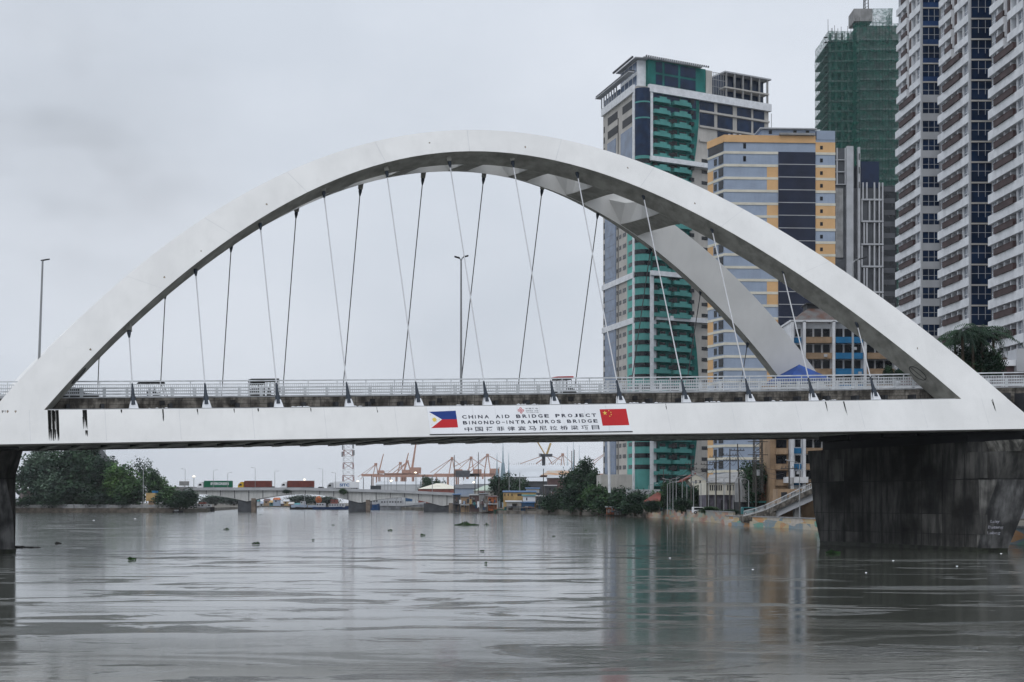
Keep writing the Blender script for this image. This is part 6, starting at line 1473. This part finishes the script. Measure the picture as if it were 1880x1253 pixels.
def van(px, D, L_, mt, label, nm='van', ht=2.1, low=1.7):
    x = xat(px, D); z = low; t = thing(nm, label, nm, (x, D, z), 'vehicles on the right bank road')
    MB().prism([(x+L_*a, D, z+ht*b_) for a, b_ in ((-.5, .18), (.5, .18), (.5, .5), (.42, .58), (.34, .95), (-.46, 1), (-.5, .9))], (0, 1.8, 0)).build('body', mt, t)
    MB().box(x-L_*.4, x+L_*.3, D-.03, D-.003, z+ht*.58, z+ht*.88).build('side_window', GLASSD, t)
    for a in (-.3, .3): wheel((x+L_*a, D+.05, z+.35), .35, .22, t, (0, 1, 0))
van(1284, 342, 3.2, FWHITE, 'white van parked among the lamp posts below the gabled house', 'van', 1.7); van(1378, 300, 3.6, TEALR, 'teal and white jeepney-like van beside the ramp foot', 'van', 1.8); van(1204, 398, 3.4, BLUER, 'dark blue covered vehicle beside the white wall', 'van', 1.9)
# painted flood walls
def paint_mat(name, seed, dull):
    m = bpy.data.materials.new(name); m.use_nodes = True; t = m.node_tree; b = t.nodes['Principled BSDF']; b.inputs['Roughness'].default_value = .9
    tc = N(t, 'ShaderNodeTexCoord'); mp = N(t, 'ShaderNodeMapping'); mp.inputs['Scale'].default_value = (.55, .16, .7); mp.inputs['Location'].default_value = (seed, 0, seed)
    vo = N(t, 'ShaderNodeTexVoronoi'); vo.inputs['Scale'].default_value = 1.4; cr = N(t, 'ShaderNodeValToRGB'); cr.color_ramp.interpolation = 'CONSTANT'
    cs = [(.46, .42, .34), (.42, .10, .06), (.50, .38, .20), (.12, .32, .26), (.48, .44, .40), (.52, .26, .10), (.17, .25, .30), (.46, .40, .30)]
    e = cr.color_ramp.elements; e[0].color = (*cs[0], 1); e[1].position = .9; e[1].color = (*cs[-1], 1)
    for i in range(1, 7): q = e.new(i*.125); q.color = (*cs[i], 1)
    sp = N(t, 'ShaderNodeSeparateColor'); mx = N(t, 'ShaderNodeMix', data_type='RGBA'); no = N(t, 'ShaderNodeTexNoise'); no.inputs['Scale'].default_value = .9; no.inputs['Detail'].default_value = 8
    mr = N(t, 'ShaderNodeMapRange'); mr.inputs[1].default_value = .35; mr.inputs[2].default_value = .62; mr.inputs[3].default_value = dull; mr.inputs[4].default_value = dull+.45
    ln = t.links.new; ln(tc.outputs['Object'], mp.inputs[0]); ln(mp.outputs[0], vo.inputs['Vector']); ln(vo.outputs['Color'], sp.inputs[0]); ln(sp.outputs[0], cr.inputs[0]); ln(tc.outputs['Object'], no.inputs['Vector']); ln(no.outputs['Fac'], mr.inputs[0])
    ln(mr.outputs[0], mx.inputs[0]); ln(cr.outputs[0], mx.inputs[6]); mx.inputs[7].default_value = (.34, .30, .24, 1); ln(mx.outputs[2], b.inputs['Base Color']); return m
PW1 = paint_mat('faded_mural_low', 3, .4); PW2 = paint_mat('bright_mural', 11, .0)
def fwall(pts, h0, h1, nm, mt, label, cap=.22):
    t = thing(nm, label, 'wall', (pts[0][0], pts[0][1], 0)); 
    for i, (za, zb_, dx, mm, pn) in enumerate(((-.6, h0, 0, mt, 'lower_wall'), (h0+.01, h1-cap, .35, mt, 'upper_wall'), (h1-cap+.01, h1, .25, GREYC, 'wall_coping'))):
        MB().loft([[(x+dx, y, za), (x+dx, y, zb_), (x+dx+.6, y+.6, zb_), (x+dx+.6, y+.6, za)] for x, y in pts]).build(pn, mm, t)
    return t
fwall([(xat(1186, 430), 430), (43.4, 380), (44.6, 330), (45.2, 292)], .9, 2.6, 'flood_wall', PW1, 'long weathered flood wall with faded paint right of the orange shack')
fwall([(xat(1334, 284)-.6, 284), (xat(1345, 272), 272), (47.2, 250), (49.0, 228), (53.0, 175), (55, 120)], .95, 1.95, 'flood_wall', PW2, 'flood wall painted with colourful mural patches, running behind the right pier')
# mural details right of the pier and an orange kerb
m = MB().box(0, 0, 0, 0, 0, 0); m = MB()
# ramp
RMP = thing('flyover_ramp', 'curved concrete access ramp with a white railing climbing behind the right pier', 'ramp', (xat(1440, 236), 236, 1.7))
rp = [(1366, 948, 264), (1385, 943.5, 263), (1405, 937, 262), (1425, 928, 260), (1447, 917.5, 258), (1470, 906.5, 256), (1500, 893, 254), (1540, 876, 252)]
def rpt(i, dz, dy): px, py, D = rp[i]; v = at(px, py, D); return Vector((v.x, D+dy, v.z+dz))
MB().loft([[rpt(i, -.95, 0), rpt(i, -.05, 0), rpt(i, -.05, 7), rpt(i, -.95, 7)] for i in range(8)]).build('ramp_slab', CONCS, RMP)
MB().loft([[rpt(i, -2.3 if i > 2 else -1.0, .8), rpt(i, -.96, .8), rpt(i, -.96, 5.5), rpt(i, -2.3 if i > 2 else -1.0, 5.5)] for i in range(2, 8)]).build('ramp_girder', LGREY, RMP)
for i in range(7):
    a0, a1 = rpt(i, 0, .15), rpt(i+1, 0, .15); m = MB(); up = Vector((0, 0, 1)); n = 9
    m.tube(a0+up*.95, a1+up*.95, .07, n=4); m.tube(a0+up*.12, a1+up*.12, .05, n=4)
    for k in range(n+1): p = a0.lerp(a1, k/n); m.tube(p-up*.05, p+up*.95, .05, n=4)
    m.build('railing_bay', RAILM, RMP)
for i in (3, 5): p = rpt(i, -2.3, 2.5); MB().box(p.x-.6, p.x+.6, p.y, p.y+1.5, -.5, p.z).build('ramp_column', GREYC, RMP)
MB().prism([rpt(0, -1, .3), rpt(3, -1, .3), rpt(3, -4.5, .3), (rpt(0, 0, .3).x, rpt(0, 0, .3).y, .8)], (0, 5, 0)).build('ramp_wall', CONCS, RMP)

# ------------------------------------------------------------------ floating plants, rocks and litter
def wpt(px, py): D = HC*F/(py-HZ); return Vector((xat(px, D), D, 0))
def hyacinth(px, py, wpx, hpx, label, mt=HYA, n=None):
    c = wpt(px, py); k = c.y/F; W_, H_ = wpx*k/2, hpx*k; n = n or (int(60+wpx*22) if wpx > 20 else int(20+wpx*5)); rnd = random.Random(int(px)); m = MB()
    for _ in range(n):
        a = rnd.random()*6.28; q = rnd.random()**.6; x = c.x+math.cos(a)*q*W_; y = c.y+math.sin(a)*q*W_*1.3
        env = H_*(1-q**2)*(.55+.45*math.sin((x-c.x)/W_*5+px)*math.cos((x-c.x)/W_*2)) ; z = rnd.random()*max(.05, env)
        s = rnd.uniform(.05, .11)*(1 if wpx > 8 else .6); t_ = Vector((rnd.gauss(0, .5), rnd.gauss(0, .5), 1)).normalized(); b_ = t_.orthogonal().normalized()
        p = Vector((x, y, z+.02)); m.poly([p-b_*s*.5, p-b_*s*.6+t_*s, p+t_*s*1.7, p+b_*s*.6+t_*s, p+b_*s*.5])
    return single(m, 'water_hyacinth', mt, label, 'floating plant', 'water hyacinth clumps drifting on the river')
hyacinth(857, 965, 46, 8, 'largest green hyacinth raft floating in mid river')
hyacinth(893, 965, 9, 5, 'small hyacinth clump just right of the largest raft')
hyacinth(470, 1000, 13, 7, 'dark hyacinth tuft left of centre, below the first far pier'); hyacinth(242, 1029, 15, 5, 'small green tuft near the left foreground water')
hyacinth(1530, 1017, 25, 6, 'green hyacinth clump at the foot of the right pier'); hyacinth(885, 1013, 8, 3, 'tiny dark tuft below the largest raft')
hyacinth(716, 975, 10, 3, 'tiny flat tuft left of the largest raft'); hyacinth(776, 984, 10, 3, 'tiny tuft between the largest raft and the leftward tuft')
hyacinth(416, 973, 11, 3, 'small dark tuft in line with the first far pier'); hyacinth(478, 946, 8, 2, 'tiny dark tuft close to the first far pier'); hyacinth(617, 946, 8, 2, 'tiny dark tuft left of the second far pier')
hyacinth(575, 993, 5, 3, 'speck-like tuft in the open water left of centre'); hyacinth(1017, 986, 6, 3, 'speck-like tuft right of the largest raft'); hyacinth(892, 1036, 5, 5, 'tiny two-stemmed tuft standing in the open water')
hyacinth(612, 965, 7, 2, 'flat dark speck of weed in mid river left of centre'); hyacinth(1075, 975, 5, 2, 'flat dark speck of weed near the teal reflection')
def rock(px, py, wpx, hpx, label, sd_):
    c = wpt(px, py); k = c.y/F; rnd = random.Random(sd_); m = MB(); W_ = wpx*k
    for i in range(5): m.ell((c.x+(i-2)*W_*.2, c.y+rnd.uniform(-.3, .3), 0), W_*rnd.uniform(.14, .2), .5, hpx*k*rnd.uniform(.6, 1.1)*(1-abs(i-1)*.15), 7, 5)
    return single(m, 'rock', mat('wet_mud_rock', (.02, .02, .018), .8, .2, 1), label, 'rock', 'mud banks and rocks by the left pier')
rock(50, 1006, 45, 5, 'long dark mud bank emerging beside the left pier', 1); rock(107, 999, 9, 5, 'small round dark rock out in the water right of the mud bank', 2)
for i, (px, py, lb) in enumerate(((1230, 1025, 'white scrap of litter floating on the teal reflection'), (1757, 1040, 'pale litter floating in front of the right pier'), (1640, 1030, 'small pale litter left of the pier writing'), (1838, 1017, 'litter at the right foot of the pier'), (1382, 1046, 'tiny pale litter on the reflection of the ochre block'), (248, 953, 'small white litter near the left balustrade'), (1590, 1052, 'tiny white litter in the dark water below the pier'), (172, 956, 'tiny litter speck below the hedge wall'))):
    c = wpt(px, py); k = c.y/F; m = MB().ell((c.x, c.y, .0), 2.2*k, .12, .8*k, 6, 4); single(m, 'floating_litter', FWHITE, lb, 'litter', 'litter floating on the river')

# ------------------------------------------------------------------ the hazy air
hm = bpy.data.materials.new('haze_air'); hm.use_nodes = True; t = hm.node_tree; t.nodes.clear()
vo = N(t, 'ShaderNodeVolumePrincipled'); ou = N(t, 'ShaderNodeOutputMaterial'); t.links.new(vo.outputs[0], ou.inputs['Volume'])
vo.inputs['Color'].default_value = (0.97, 0.98, 1.0, 1); vo.inputs['Density'].default_value = 0.00005; vo.inputs['Anisotropy'].default_value = 0.1
hz = MB().box(-3200, 4200, -320, 6500, -5, 190); o = hz.build('haze', hm); o['kind'] = 'stuff'
